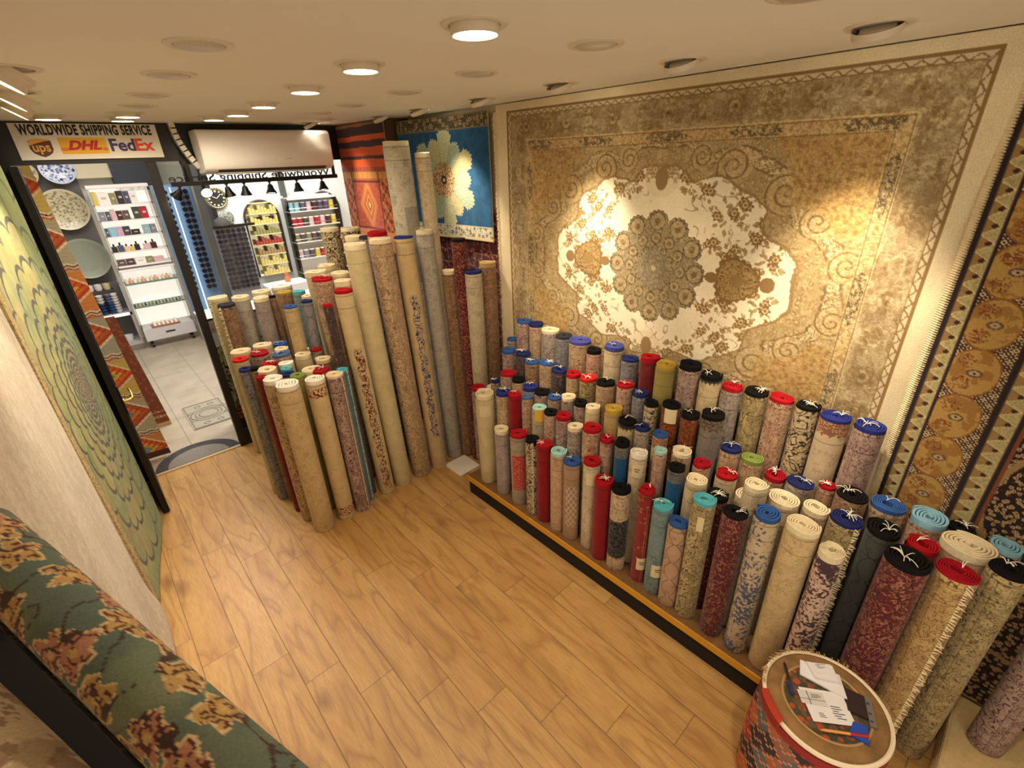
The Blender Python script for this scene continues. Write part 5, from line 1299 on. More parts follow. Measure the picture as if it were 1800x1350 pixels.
# ---- sunglasses stand in front of the white wall
ss = thing('sunglasses_stand', 'dense floor stand of sunglasses left of the arched mirror', 'display rack', (1.36, 5.98, 0))
MB().b2((-.155, .035, .05), (.155, .055, 1.42)).build('stand_panel', pmat('stand_grey', S(128, 124, 130), .5), ss)
MB().b2((-.16, -.03, .0), (.16, .08, .05)).build('stand_base', BLACKMET, ss); MB().b2((-.16, .02, 1.42), (.26, .05, 1.445)).build('stand_cap', BLACKMET, ss)
for r_ in range(13):
    for c_ in range(3):
        glasses(1.255 + c_ * .104, 5.985, 1.385 - r_ * .05, '%s sunglasses in the %s row of the stand beside the mirror, %s column' % ('brown' if (r_ + c_) % 2 else 'dark', rowword[r_], ['left', 'middle', 'right'][c_]), 'sunglasses on the stand beside the mirror', (r_ + c_) % 2 == 1, .96)
# hats on top
ht = thing('cap', 'grey black cap on top of the sunglasses stand', 'hat', (1.30, 6.02, 1.445), 0.5)
hm = pmat('cap_cloth', S(62, 60, 58), .9, noise=.35, nscale=50)
MB().lathe([(.075, 0), (.078, .02), (.066, .055), (.035, .078), (0, .084)], (0, 0, 0), 20).build('crown', hm, ht, smooth=True); MB().prism([(.06, -.05), (.12, -.04), (.135, 0), (.12, .04), (.06, .05)], .0, .008).build('brim', hm, ht)
ht2 = thing('wreath_ornament', 'round patterned ornament on the wall behind the cap', 'ornament', (1.24, 6.27, 1.54)); MB().lathe([(0, .0), (.07, .0), (.075, .015), (.04, .03), (0, .03)], (0, 0, 0), 24, Matrix.Rotation(math.pi / 2, 3, 'X')).build('ornament_disc', glaze('orn', S(150, 148, 140), S(60, 60, 60), S(100, 104, 96), 40), ht2, smooth=True)
ht2.location = (1.42, 6.285, 1.50)
# ---- wall clock
ck = thing('wall_clock', 'round gold and black wall clock on the white wall outside', 'clock', (1.375, 6.285, 1.705)); M = Matrix.Rotation(math.pi / 2, 3, 'X')
MB().lathe([(0, 0), (.105, 0), (.112, .012), (.100, .026), (.088, .020), (0, .018)], (0, 0, 0), 40, M).build('clock_case', pmat('clock_gold', S(176, 158, 112), .35, metal=.4), ck, smooth=True)
MB().lathe([(0, .0195), (.088, .0215)], (0, -.0, 0), 36, M).build('clock_dial', pmat('clock_dial', S(40, 36, 32), .4), ck)
for k in range(12):
    a = k * math.pi / 6; MB().box((.072 * math.sin(a), -.0225, .072 * math.cos(a)), (.014 if k % 3 else .018, .002, .014 if k % 3 else .018), mat=Matrix.Rotation(a, 3, 'Y')).build('hour_mark', pmat('clock_mark', S(232, 226, 206), .4), ck)
for k in range(24):
    a = k * math.pi / 12; MB().box((.099 * math.sin(a), -.024, .099 * math.cos(a)), (.012, .004, .008), mat=Matrix.Rotation(a, 3, 'Y')).build('bezel_mark', pmat('clock_dial', S(40, 36, 32), .4), ck)
for a, L in ((math.radians(-62), .045), (math.radians(48), .062)): MB().box((math.sin(a) * L / 2, -.0245, math.cos(a) * L / 2), (.006, .002, L), mat=Matrix.Rotation(a, 3, 'Y')).build('clock_hand', MATS['clock_mark'], ck)
# ---- arched mirrors
def arched(x0, x1, zb, zs, lab, n=18):
    t = thing('arched_mirror', lab, 'mirror', ((x0 + x1) / 2, 6.285, zb)); w = (x1 - x0) / 2; H = zs - zb
    arc = [(w * math.cos(math.pi * k / n), H + w * math.sin(math.pi * k / n)) for k in range(n + 1)]
    MX = M_axes((1, 0, 0), (0, 0, 1), (0, -1, 0))
    MB().prism([(w, 0)] + arc[:] + [(-w, 0)], 0, .006, MX).build('mirror_glass', glass_m, t)
    fr = MB(); pts = [(w, -.02, 0)] + [(p[0], -.02, p[1]) for p in arc] + [(-w, -.02, 0)]
    fr.tube(pts, .013, 8); fr.tube([(-w, -.02, H), (w, -.02, H)], .012, 8).build('mirror_frame', pmat('mirror_bronze', S(64, 54, 44), .4, metal=.3), t, smooth=True); return t
glass_m = pmat('mirror_silver', S(206, 200, 176), .08, metal=.9)
arched(1.60, 1.98, .80, 1.46, 'arched mirror with a dark crossbar reflecting yellow shelves')
arched(2.36, 2.74, .80, 1.50, 'second arched mirror beside the orange kilim, partly hidden')
# the mirror's reflection, built as a solid goods shelf before its glass
gs = thing('mirror_reflection', 'yellow goods shelf built before the arched mirror as its reflection', 'shelf unit', (1.79, 6.18, .82))
yw = pmat('reflection_glow', S(196, 172, 96), .5, noise=.35, nscale=60, emit=(1, .8, .4, 1), es=.12)  # slight glow imitates the yellow shelving mirrored in the glass
for k in range(8):
    MB().b2((-.15, .0, k * .115), (.15, .06, k * .115 + .008)).build('shelf_board', pmat('shelf_yellow', S(226, 208, 140), .4), gs)
    if k < 7:
        for q in range(9): MB().b2((-.146 + q * .033, .012, k * .115 + .008), (-.118 + q * .033, .05, k * .115 + .045 + .016 * ((q * 7 + k * 3) % 4))).build('packet', [yw, pmat('packet_tan', S(160, 128, 84), .5), pmat('packet_olive', S(140, 132, 80), .5), yw, pmat('packet_red', S(160, 60, 50), .5)][(q * 5 + k * 3) % 5], gs)
# ---- packet shelf
kx0, kx1 = 2.03, 2.62
pk = thing('packet_shelf', 'white shelf rack of coloured tins and packets right of the mirror', 'shelf unit', ((kx0 + kx1) / 2, 6.05, 0)); hw = (kx1 - kx0) / 2
KZ = [1.51, 1.34, 1.16, .97, .80]
for z in KZ:
    MB().b2((-hw, -.02, z - .008), (hw, .18, z)).build('shelf_board', SHW, pk); MB().tube([(-hw, -.02, z + .035), (hw, -.02, z + .035)], .004, 6).build('shelf_rail', CHROME, pk)
MB().b2((-hw, .18, .0), (hw, .19, 1.68)).build('back_panel', SHW, pk); MB().b2((-hw, -.02, .0), (-hw + .008, .18, 1.66)).b2((hw - .008, -.02, .0), (hw, .18, 1.66)).build('side_panel', glass_mat('clear_plastic', (.93, .93, .95, 1)), pk)
MB().b2((-hw, -.02, 1.64), (hw, .18, 1.66)).build('shelf_top', SHW, pk)
KC = [('light blue', 'teal', 'slate', 'pink', 'maroon', 'violet', 'violet', 'yellow'), ('red', 'red', 'dark green', 'pink', 'red', 'pink', 'maroon', 'yellow'), ('olive', 'brown', 'olive', 'brown', 'dark green', 'olive', 'brown', 'black'), ('pink', 'grey', 'brown', 'yellow', 'red', 'maroon', 'black', 'black')]
for r_, cs in enumerate(KC):
    for q, c in enumerate(cs):
        o = thing('tin', '%s tin on the %s row of the white rack, %s' % (c, ['top', 'second', 'third', 'fourth'][r_], ['at its left end', 'second from left', 'third from left', 'fourth from left', 'fifth from left', 'sixth from left', 'seventh from left', 'at its right end'][q]), 'tin', (kx0 + .045 + q * .070, 6.09, KZ[r_]), 0, 'tins on the white rack')
        MB().lathe([(0, 0), (.030, 0), (.030, .088), (.0, .088)], (0, 0, 0), 16).build('tin_body', pmat('pack_' + c.replace(' ', '_'), PC[c], .4), o, smooth=True); MB().lathe([(0, .088), (.031, .088), (.031, .100), (0, .102)], (0, 0, 0), 16).build('tin_lid', SHW if r_ else pmat('lid_pale', S(200, 206, 214), .3), o, smooth=True)
# counter below mirror with glowing goods
gc = thing('goods_counter', 'bright white glass counter below the arched mirror', 'counter', (1.85, 5.95, 0)); MB().b2((-.30, -.12, 0), (.14, .10, .74)).build('counter_body', pmat('counter_pale', S(214, 204, 206), .4), gc)
MB().b2((-.30, -.12, .74), (.14, .10, .76)).build('counter_top', pmat('counter_glow', S(236, 236, 240), .2, emit=(.9, .92, 1, 1), es=.35), gc)
tb_ = thing('teddy_ornament', 'orange brown figure standing on the white glass counter', 'ornament', (1.80, 5.92, .76)); MB().lathe([(0, 0), (.03, 0), (.034, .04), (.020, .07), (.026, .09), (.018, .115), (0, .12)], (0, 0, 0), 16).build('figure_body', pmat('orange_brown', S(196, 110, 62), .6), tb_, smooth=True)
MB().b2((.40, 6.27, 1.25), (.48, 6.30, 2.2)) if False else None
MB().b2((2.06, 6.22, 1.66), (2.11, 6.29, 2.05)).build('wall_bracket', pmat('dark_grey', S(70, 70, 72), .5), None, 'dark grey upright bracket on the white wall above the tin rack', 'bracket')
# ------------------------------------------------------------------ low shelf platform
sf = thing('display_shelf', 'low dark shelf platform with a gold front strip under the standing rolls', 'shelf', (1.705, .65, 0.0))
SHZ = .126
MB().b2((-.247, -.518, .104), (.245, 1.45, .124)).build('shelf_board', pmat('shelf_wood', S(120, 84, 48), .5, noise=.2), sf)
MB().b2((-.255, -.518, .096), (-.247, 1.45, .130)).build('front_strip', pmat('gold_strip', S(232, 176, 64), .38, metal=.45), sf)
for y in (-.46, .2, .8, 1.35): MB().b2((-.12, y - .03, 0), (.22, y + .03, .104)).build('support', BLACK, sf)
MB().b2((-.247, -.518, 0), (-.237, 1.43, .104)).build('under_shelf_shade', pmat('void_shade', S(20, 13, 11), .8), sf)  # dark board standing in for the shaded void under the shelf
ROLLS = [
 ('B0', 1.87, 2.0629, 0.9793, 0.0393, 'blue', 'grey_floral', ''),
 ('B1', 1.8722, 1.9579, 1.1203, 0.0512, 'blue', 'purple_floral', ''),
 ('B2', 1.8745, 1.8597, 1.12, 0.0466, 'navy', 'tan_floral', ''),
 ('B3', 1.8701, 1.742, 1.1132, 0.0549, 'cream', 'grey_floral', 't'),
 ('B4', 1.8675, 1.6363, 1.1067, 0.0503, 'charcoal', 'slate_floral', ''),
 ('B5', 1.8619, 1.5159, 1.1095, 0.0631, 'periwinkle', 'tan_floral', ''),
 ('B6', 1.8521, 1.4128, 1.0809, 0.0407, 'black', 'pink_floral', ''),
 ('B7', 1.8712, 1.3003, 1.1269, 0.0538, 'periwinkle', 'cream_floral', 't'),
 ('B8', 1.8676, 1.1998, 1.0921, 0.0466, 'navy', 'slate_floral', ''),
 ('B9', 1.8778, 1.0972, 1.1209, 0.0472, 'red', 'maroon_plain', ''),
 ('B10', 1.856, 0.9997, 1.1222, 0.0526, 'mustard', 'olive_plain', ''),
 ('B11', 1.8724, 0.8907, 1.1432, 0.0526, 'black', 'purple_floral', ''),
 ('B12', 1.8694, 0.79, 1.1308, 0.0481, 'black', 'cream_scallop', 't'),
 ('B13', 1.8773, 0.6981, 1.0999, 0.0443, 'red', 'grey_floral', 't'),
 ('B14', 1.8766, 0.6, 1.1148, 0.0484, 'black', 'olive_floral', 't'),
 ('B15', 1.8752, 0.5041, 1.1117, 0.0475, 'red', 'rosette', ''),
 ('B16', 1.879, 0.4104, 1.1145, 0.046, 'black', 'scroll', 't'),
 ('B17', 1.867, 0.3132, 1.1103, 0.0521, 'royal', 'cream_band', 't'),
 ('B18', 1.8684, 0.2086, 1.1166, 0.0522, 'royal', 'purple_floral', 't'),
 ('C1', 1.77, 1.9922, 0.9508, 0.045, 'blue', 'purple_floral', ''),
 ('C2', 1.7805, 1.8784, 0.9618, 0.049, 'navy', 'dark_floral', 't'),
 ('C3', 1.7628, 1.7851, 0.941, 0.046, 'blue', 'brown_floral', 't'),
 ('C4', 1.7744, 1.6765, 0.9615, 0.0494, 'blue', 'tan_floral', 't'),
 ('C5', 1.7677, 1.5803, 0.9448, 0.0467, 'navy', 'dark_floral', 't'),
 ('C6', 1.7628, 1.4727, 0.9581, 0.0451, 'red', 'tan_floral', ''),
 ('C7', 1.7684, 1.3775, 0.9598, 0.0498, 'scarlet', 'olive_floral', 't'),
 ('C8', 1.7701, 1.2688, 0.9716, 0.0481, 'black', 'tan_floral', 't'),
 ('C9', 1.7848, 1.1601, 0.9896, 0.0449, 'red', 'pink_floral', 't'),
 ('C10', 1.7824, 1.0732, 0.9709, 0.042, 'navy', 'slate_floral', 't'),
 ('C11', 1.7578, 0.9978, 0.9598, 0.0376, 'black', 'scroll', ''),
 ('C12', 1.7771, 0.9071, 0.9802, 0.044, 'black', 'rust', 'g'),
 ('C13', 1.7824, 0.8167, 0.9617, 0.0425, 'black', 'rust', 't'),
 ('C14', 1.784, 0.7192, 0.996, 0.0512, 'black', 'slate_band', 't'),
 ('C15', 1.7865, 0.6232, 0.8673, 0.0445, 'navy', 'tan_floral', 't'),
 ('C16', 1.7881, 0.5341, 0.8577, 0.0443, 'green', 'tan_floral', ''),
 ('C17', 1.7827, 0.4371, 0.8254, 0.0445, 'crimson', 'tan_floral', 't'),
 ('C18', 1.7718, 0.3452, 0.85, 0.0481, 'navy', 'grey_floral', 't'),
 ('C19', 1.7866, 0.2619, 0.8711, 0.0301, 'crimson', 'rosette', 't'),
 ('C20', 1.7662, 0.1818, 0.8861, 0.053, 'black', 'brown_floral', 't'),
 ('D0b', 1.6674, 2.1913, 0.6665, 0.0482, 'red', 'grey_floral', ''),
 ('D0c', 1.7009, 2.0725, 0.6944, 0.0506, 'cream', 'grey_floral', ''),
 ('D0', 1.6579, 2.0024, 0.7837, 0.0319, 'navy', 'grey_floral', 't'),
 ('D1', 1.6858, 1.9104, 0.8559, 0.0508, 'red', 'purple_floral', ''),
 ('D2', 1.6806, 1.8171, 0.8446, 0.0423, 'black', 'tan_floral', ''),
 ('D3', 1.6875, 1.7262, 0.8229, 0.0487, 'royal', 'grey_floral', 't'),
 ('D4', 1.6829, 1.6274, 0.8308, 0.05, 'black', 'purple_floral', ''),
 ('D5', 1.6808, 1.5315, 0.8285, 0.043, 'blue', 'tan_floral', 't'),
 ('D6', 1.6834, 1.4353, 0.865, 0.0426, 'cream', 'grey_floral', ''),
 ('D7', 1.6828, 1.3539, 0.8588, 0.0386, 'black', 'purple_floral', ''),
 ('D8', 1.6815, 1.275, 0.8612, 0.0403, 'cream', 'cream_plain', ''),
 ('D9', 1.6941, 1.1585, 0.8905, 0.0456, 'mustard', 'tan_plain', ''),
 ('D10', 1.6843, 1.0698, 0.8635, 0.0442, 'black', 'cream_scallop', 't'),
 ('D11', 1.6823, 0.9876, 0.8642, 0.0386, 'navy', 'grey_floral', 't'),
 ('D12', 1.697, 0.9022, 0.862, 0.0364, 'blue', 'cream_band', ''),
 ('D13', 1.6411, 0.8622, 0.8112, 0.0328, 'mint', 'pink_floral', ''),
 ('D14', 1.6974, 0.7907, 0.8176, 0.0463, 'cream', 'tan_floral', 't'),
 ('D15', 1.6958, 0.6964, 0.8074, 0.04, 'crimson', 'tan_floral', ''),
 ('D16', 1.7014, 0.5899, 0.7945, 0.0469, 'red', 'cream_floral', 't'),
 ('D17', 1.6128, 0.4484, 0.8679, 0.0449, 'cream', 'cream_floral', ''),
 ('D18', 1.7002, 0.491, 0.7427, 0.0536, 'cream', 'cream_plain', ''),
 ('D19', 1.6675, 0.3619, 0.8218, 0.0574, 'cream', 'cream_floral', ''),
 ('D20', 1.6839, 0.2599, 0.8298, 0.0458, 'cream', 'pink_floral', ''),
 ('D21', 1.664, 0.1658, 0.8512, 0.0502, 'navy', 'olive_floral', 'tf'),
 ('E2', 1.5994, 1.865, 0.7709, 0.0466, 'royal', 'tan_floral', 't'),
 ('E3', 1.6068, 1.7723, 0.7893, 0.0436, 'red', 'red_plain', 't'),
 ('E4', 1.6178, 1.681, 0.7992, 0.0343, 'slate', 'rosette', ''),
 ('E5', 1.6052, 1.5758, 0.7751, 0.0431, 'mint', 'mint_floral', 'g'),
 ('E6', 1.6062, 1.4914, 0.7803, 0.0413, 'black', 'pink_floral', ''),
 ('E7', 1.6047, 1.3997, 0.7947, 0.0436, 'crimson', 'purple_floral', ''),
 ('E8', 1.5986, 1.3158, 0.7673, 0.0404, 'cream', 'grey_floral', ''),
 ('E9', 1.6103, 1.2193, 0.799, 0.05, 'red', 'rosette', ''),
 ('E10', 1.6161, 1.1312, 0.7695, 0.0363, 'red', 'pink_floral', 't'),
 ('E11', 1.6064, 1.0379, 0.7931, 0.0398, 'black', 'blue_band', ''),
 ('E12', 1.6111, 0.9507, 0.7812, 0.0421, 'white', 'cream_floral', 'g'),
 ('E14', 1.618, 0.7663, 0.7886, 0.037, 'black', 'blue_band', ''),
 ('F13', 1.612, 0.6714, 0.7705, 0.048, 'cream', 'cream_floral', ''),
 ('F13b', 1.6112, 0.5778, 0.7501, 0.044, 'black', 'maroon_medallion', 't'),
 ('E1', 1.5425, 1.9719, 0.7511, 0.0645, 'cream', 'cream_plain', 'g'),
 ('F1', 1.5247, 1.8088, 0.5769, 0.0467, 'cream', 'mauve_floral', ''),
 ('F2', 1.5315, 1.6699, 0.605, 0.0535, 'red', 'red_panel', ''),
 ('F3', 1.5228, 1.5496, 0.6243, 0.0432, 'black', 'scroll', 'f'),
 ('F4', 1.5244, 1.46, 0.6347, 0.0464, 'red', 'red_plain', 't'),
 ('F5', 1.5242, 1.3596, 0.6316, 0.0462, 'mint', 'peach_floral', ''),
 ('F6', 1.5236, 1.2676, 0.6169, 0.0456, 'blue', 'lattice', 't'),
 ('F7', 1.5405, 1.1568, 0.666, 0.0439, 'red', 'cream_floral', 'g'),
 ('F8', 1.5252, 1.0689, 0.6056, 0.0472, 'red', 'red_plain', 't'),
 ('F9', 1.5254, 0.972, 0.6086, 0.0474, 'black', 'mottle', ''),
 ('F10', 1.5426, 0.8498, 0.6603, 0.0408, 'red', 'red_stripe', 'tg'),
 ('F11', 1.5358, 0.7638, 0.6341, 0.046, 'turquoise', 'teal_floral', 'tg'),
 ('F12', 1.5216, 0.6788, 0.5974, 0.0436, 'blue', 'arcs', ''),
 ('F14', 1.5231, 0.5899, 0.7685, 0.0451, 'turquoise', 'olive_floral', 'g'),
 ('F15', 1.5247, 0.4719, 0.7769, 0.0467, 'black', 'maroon_medallion', 't'),
 ('F16', 1.527, 0.3668, 0.8346, 0.049, 'blue', 'blue_floral', ''),
 ('F17', 1.5333, 0.2559, 0.847, 0.0553, 'cream', 'yellow_floral', ''),
 ('F18', 1.521, 0.1588, 0.8114, 0.043, 'cream', 'purple_speckle', ''),
 ('G1', 1.8026, 0.0825, 0.8772, 0.0524, 'blue', 'tan_floral', 't'),
 ('G2', 1.8278, -0.0259, 0.871, 0.0578, 'skyblue', 'pink_floral', ''),
 ('G3', 1.6544, 0.0638, 0.8761, 0.0523, 'black', 'teal_dark', 't'),
 ('G4', 1.6923, -0.0356, 0.8529, 0.0467, 'red', 'maroon_plain', 't'),
 ('G5', 1.7577, -0.1329, 0.8754, 0.0701, 'cream', 'peach_floral', ''),
 ('G6', 1.85, -0.2129, 0.8625, 0.0448, 'skyblue', 'brown_floral', ''),
 ('G7', 1.5733, -0.017, 0.8674, 0.0616, 'black', 'maroon_medallion', 't'),
 ('G8', 1.6063, -0.1257, 0.8748, 0.0517, 'crimson', 'gold_floral', 'tf'),
 ('G9', 1.6796, -0.2235, 0.8989, 0.0489, 'black', 'olive_floral', 't'),
 ('G0', 1.88, -0.1075, 0.8481, 0.0371, 'black', 'dark_floral', 't'),
 ('J1', 0.578, 3.1341, 0.9904, 0.0624, 'peach', 'cream_plain', ''),
 ('J2', 0.7038, 3.1236, 0.9968, 0.0584, 'peach', 'cream_floral', ''),
 ('J3', 0.81, 3.1254, 0.9739, 0.0473, 'blue', 'slate_floral', 't'),
 ('J4', 0.5456, 3.0279, 0.976, 0.0485, 'scarlet', 'cream_plain', ''),
 ('J5', 0.6519, 3.0189, 0.9832, 0.058, 'crimson', 'purple_floral', 't'),
 ('J6', 0.7861, 3.0362, 0.9711, 0.0449, 'peach', 'cream_floral', ''),
 ('J7', 0.7529, 2.9394, 0.9746, 0.0576, 'slate', 'pink_floral', 't'),
 ('J9b', 0.896, 2.9939, 0.9444, 0.0464, 'cream', 'cream_plain', ''),
 ('J8', 0.9319, 2.8463, 0.9768, 0.0348, 'red', 'grey_floral', ''),
 ('J9', 0.8388, 2.8237, 0.9767, 0.0516, 'cream', 'cream_plain', ''),
 ('J10', 0.9188, 2.7255, 0.95, 0.0507, 'peach', 'brown_floral', 't'),
 ('J11', 0.661, 2.8903, 0.95, 0.0447, 'red', 'tan_floral', 't'),
 ('J12', 0.7379, 2.8383, 0.9408, 0.044, 'white', 'cream_plain', ''),
 ('J13', 0.7133, 2.7626, 0.9418, 0.0356, 'turquoise', 'teal_floral', ''),
 ('J14', 0.5435, 2.9346, 0.9417, 0.0446, 'navy', 'slate_floral', ''),
 ('J14b', 0.5755, 2.8691, 0.9581, 0.0286, 'black', 'brown_floral', ''),
 ('J15', 0.6184, 2.7954, 0.952, 0.0566, 'cream', 'tan_floral', ''),
 ('J16', 0.831, 2.5431, 0.9588, 0.0508, 'red', 'tan_floral', 't'),
 ('J17', 0.6923, 2.6877, 0.9356, 0.0421, 'navy', 'grey_floral', ''),
 ('J18', 0.7216, 2.6057, 0.9442, 0.0448, 'green', 'olive_plain', ''),
 ('J19', 0.9371, 2.5025, 0.94, 0.0377, 'turquoise', 'teal_plain', 'f'),
 ('J20', 0.5939, 2.616, 0.96, 0.0568, 'white', 'tan_floral', ''),
 ('J24', 0.8134, 2.6486, 0.9399, 0.0561, 'cream', 'cream_floral', ''),
 ('J21', 0.6169, 2.461, 0.973, 0.0691, 'white', 'yellow_floral', ''),
 ('J22', 0.7611, 2.4611, 0.957, 0.0567, 'white', 'paisley', ''),
 ('J23', 0.8672, 2.4481, 0.949, 0.0504, 'peach', 'purple_floral', 'f'),
 ('J25', 0.5663, 2.7273, 0.9444, 0.0289, 'crimson', 'maroon_plain', ''),
 ('H17', 1.0363, 2.5183, 1.381, 0.0527, 'red', 'red_arabesque', ''),
 ('H18', 1.1539, 2.5267, 1.607, 0.0657, 'cream', 'cream_plain', ''),
 ('H19', 1.3055, 2.5241, 1.618, 0.0685, 'cream', 'tan_floral', ''),
 ('H26', 1.4416, 2.5047, 1.612, 0.0581, 'royal', 'blue_arabesque', ''),
 ('H27', 1.6048, 2.529, 1.626, 0.0569, 'cream', 'greyblue_floral', 't'),
 ('H16', 0.9542, 2.5662, 1.3068, 0.0288, 'red', 'dark_floral', ''),
 ('H15', 1.0998, 2.6478, 1.4, 0.0533, 'cream', 'cream_plain', ''),
 ('H13', 1.0289, 2.7666, 1.4053, 0.0661, 'red', 'pink_floral', 't'),
 ('H14', 1.1571, 2.7969, 1.4151, 0.0656, 'cream', 'cream_plain', ''),
 ('H12', 1.0603, 2.9344, 1.4165, 0.0656, 'cream', 'cream_plain', ''),
 ('H10', 0.864, 2.9127, 1.2511, 0.0415, 'blue', 'yellow_floral', ''),
 ('H11', 0.9615, 2.9106, 1.2652, 0.0363, 'navy', 'medallion_grey', ''),
 ('H1', 0.6347, 3.6542, 1.22, 0.0673, 'cream', 'cream_plain', 'f'),
 ('H2', 0.645, 3.4972, 1.2, 0.056, 'charcoal', 'brown_floral', 'f'),
 ('H3', 0.7512, 3.5599, 1.22, 0.0618, 'cream', 'greyblue_floral', 'f'),
 ('H4', 0.8764, 3.5133, 1.2377, 0.0671, 'cream', 'cream_floral', ''),
 ('H5', 0.8351, 3.3982, 1.2269, 0.0547, 'cream', 'mauve_floral', ''),
 ('H6', 1.0174, 3.5197, 1.2487, 0.0736, 'white', 'cream_floral', ''),
 ('H7', 0.9765, 3.3554, 1.24, 0.0531, 'mustard', 'brown_floral', ''),
 ('H8', 0.9118, 3.4072, 1.2171, 0.0225, 'black', 'brown_floral', ''),
 ('H9', 1.0354, 3.2477, 1.25, 0.0425, 'turquoise', 'teal_floral', ''),
 ('H9b', 1.0299, 3.0773, 1.25, 0.0412, 'cream', 'cream_plain', ''),
 ('H20', 1.3918, 3.4135, 1.6, 0.0687, 'cream', 'scroll', ''),
 ('H21', 1.4791, 3.2757, 1.6, 0.076, 'cream', 'scroll', ''),
 ('H22', 1.3382, 2.917, 1.5972, 0.0651, 'cream', 'cream_plain', ''),
 ('H24', 1.383, 2.6988, 1.626, 0.066, 'red', 'tan_floral', ''),
 ('H23', 1.3596, 2.8079, 1.5968, 0.0458, 'charcoal', 'slate_floral', ''),
 ('H25', 1.1629, 3.0106, 1.4277, 0.0617, 'cream', 'cream_plain', ''),
 ('H28', 1.7108, 2.4611, 1.381, 0.0457, 'cream', 'brown_floral', ''),
 ('H29', 1.745, 2.2597, 1.3969, 0.055, 'navy', 'greyblue_scroll', ''),
 ('H30', 1.8562, 2.2563, 1.4268, 0.0559, 'tan', 'brown_floral', ''),
 ('H31', 1.736, 2.3708, 1.5735, 0.0493, 'black', 'maroon_medallion', ''),
 ('H32', 1.5594, 2.6577, 2.1059, 0.0793, 'cream', 'grey_block', ''),
 ('H33', 1.6886, 2.5939, 2.0434, 0.0498, 'cream', 'cream_floral', '')]
ROLLS += [('G10', 1.77, -.385, .72, .050, 'black', 'purple_floral', '')]
rowname = {'B': 'wall row', 'C': 'second row from the wall', 'D': 'middle shelf row', 'E': 'row behind the front', 'F': 'front shelf row', 'G': 'group behind the stool'}
GR = {'B': 'small rolls on the low shelf', 'G': 'large rolls behind the stool', 'J': 'short rolls of the left cluster', 'H': 'tall rolls of the left cluster'}
for k in 'CDEF': GR[k] = GR['B']
ORD = 'first second third fourth fifth sixth seventh eighth ninth tenth eleventh twelfth thirteenth fourteenth fifteenth sixteenth seventeenth eighteenth nineteenth twentieth twenty-first twenty-second twenty-third twenty-fourth twenty-fifth'.split()
rows_ = {}
for d in ROLLS: rows_.setdefault(d[0][0], []).append(d)
CI = cam.matrix_world.inverted()
def seen_at(d):
    v = CI @ Vector((d[1], d[2], d[3])); return v.x / -v.z, v.y / -v.z
used_labels = set()
def capname(d): return CAPW.get(d[5], d[5])
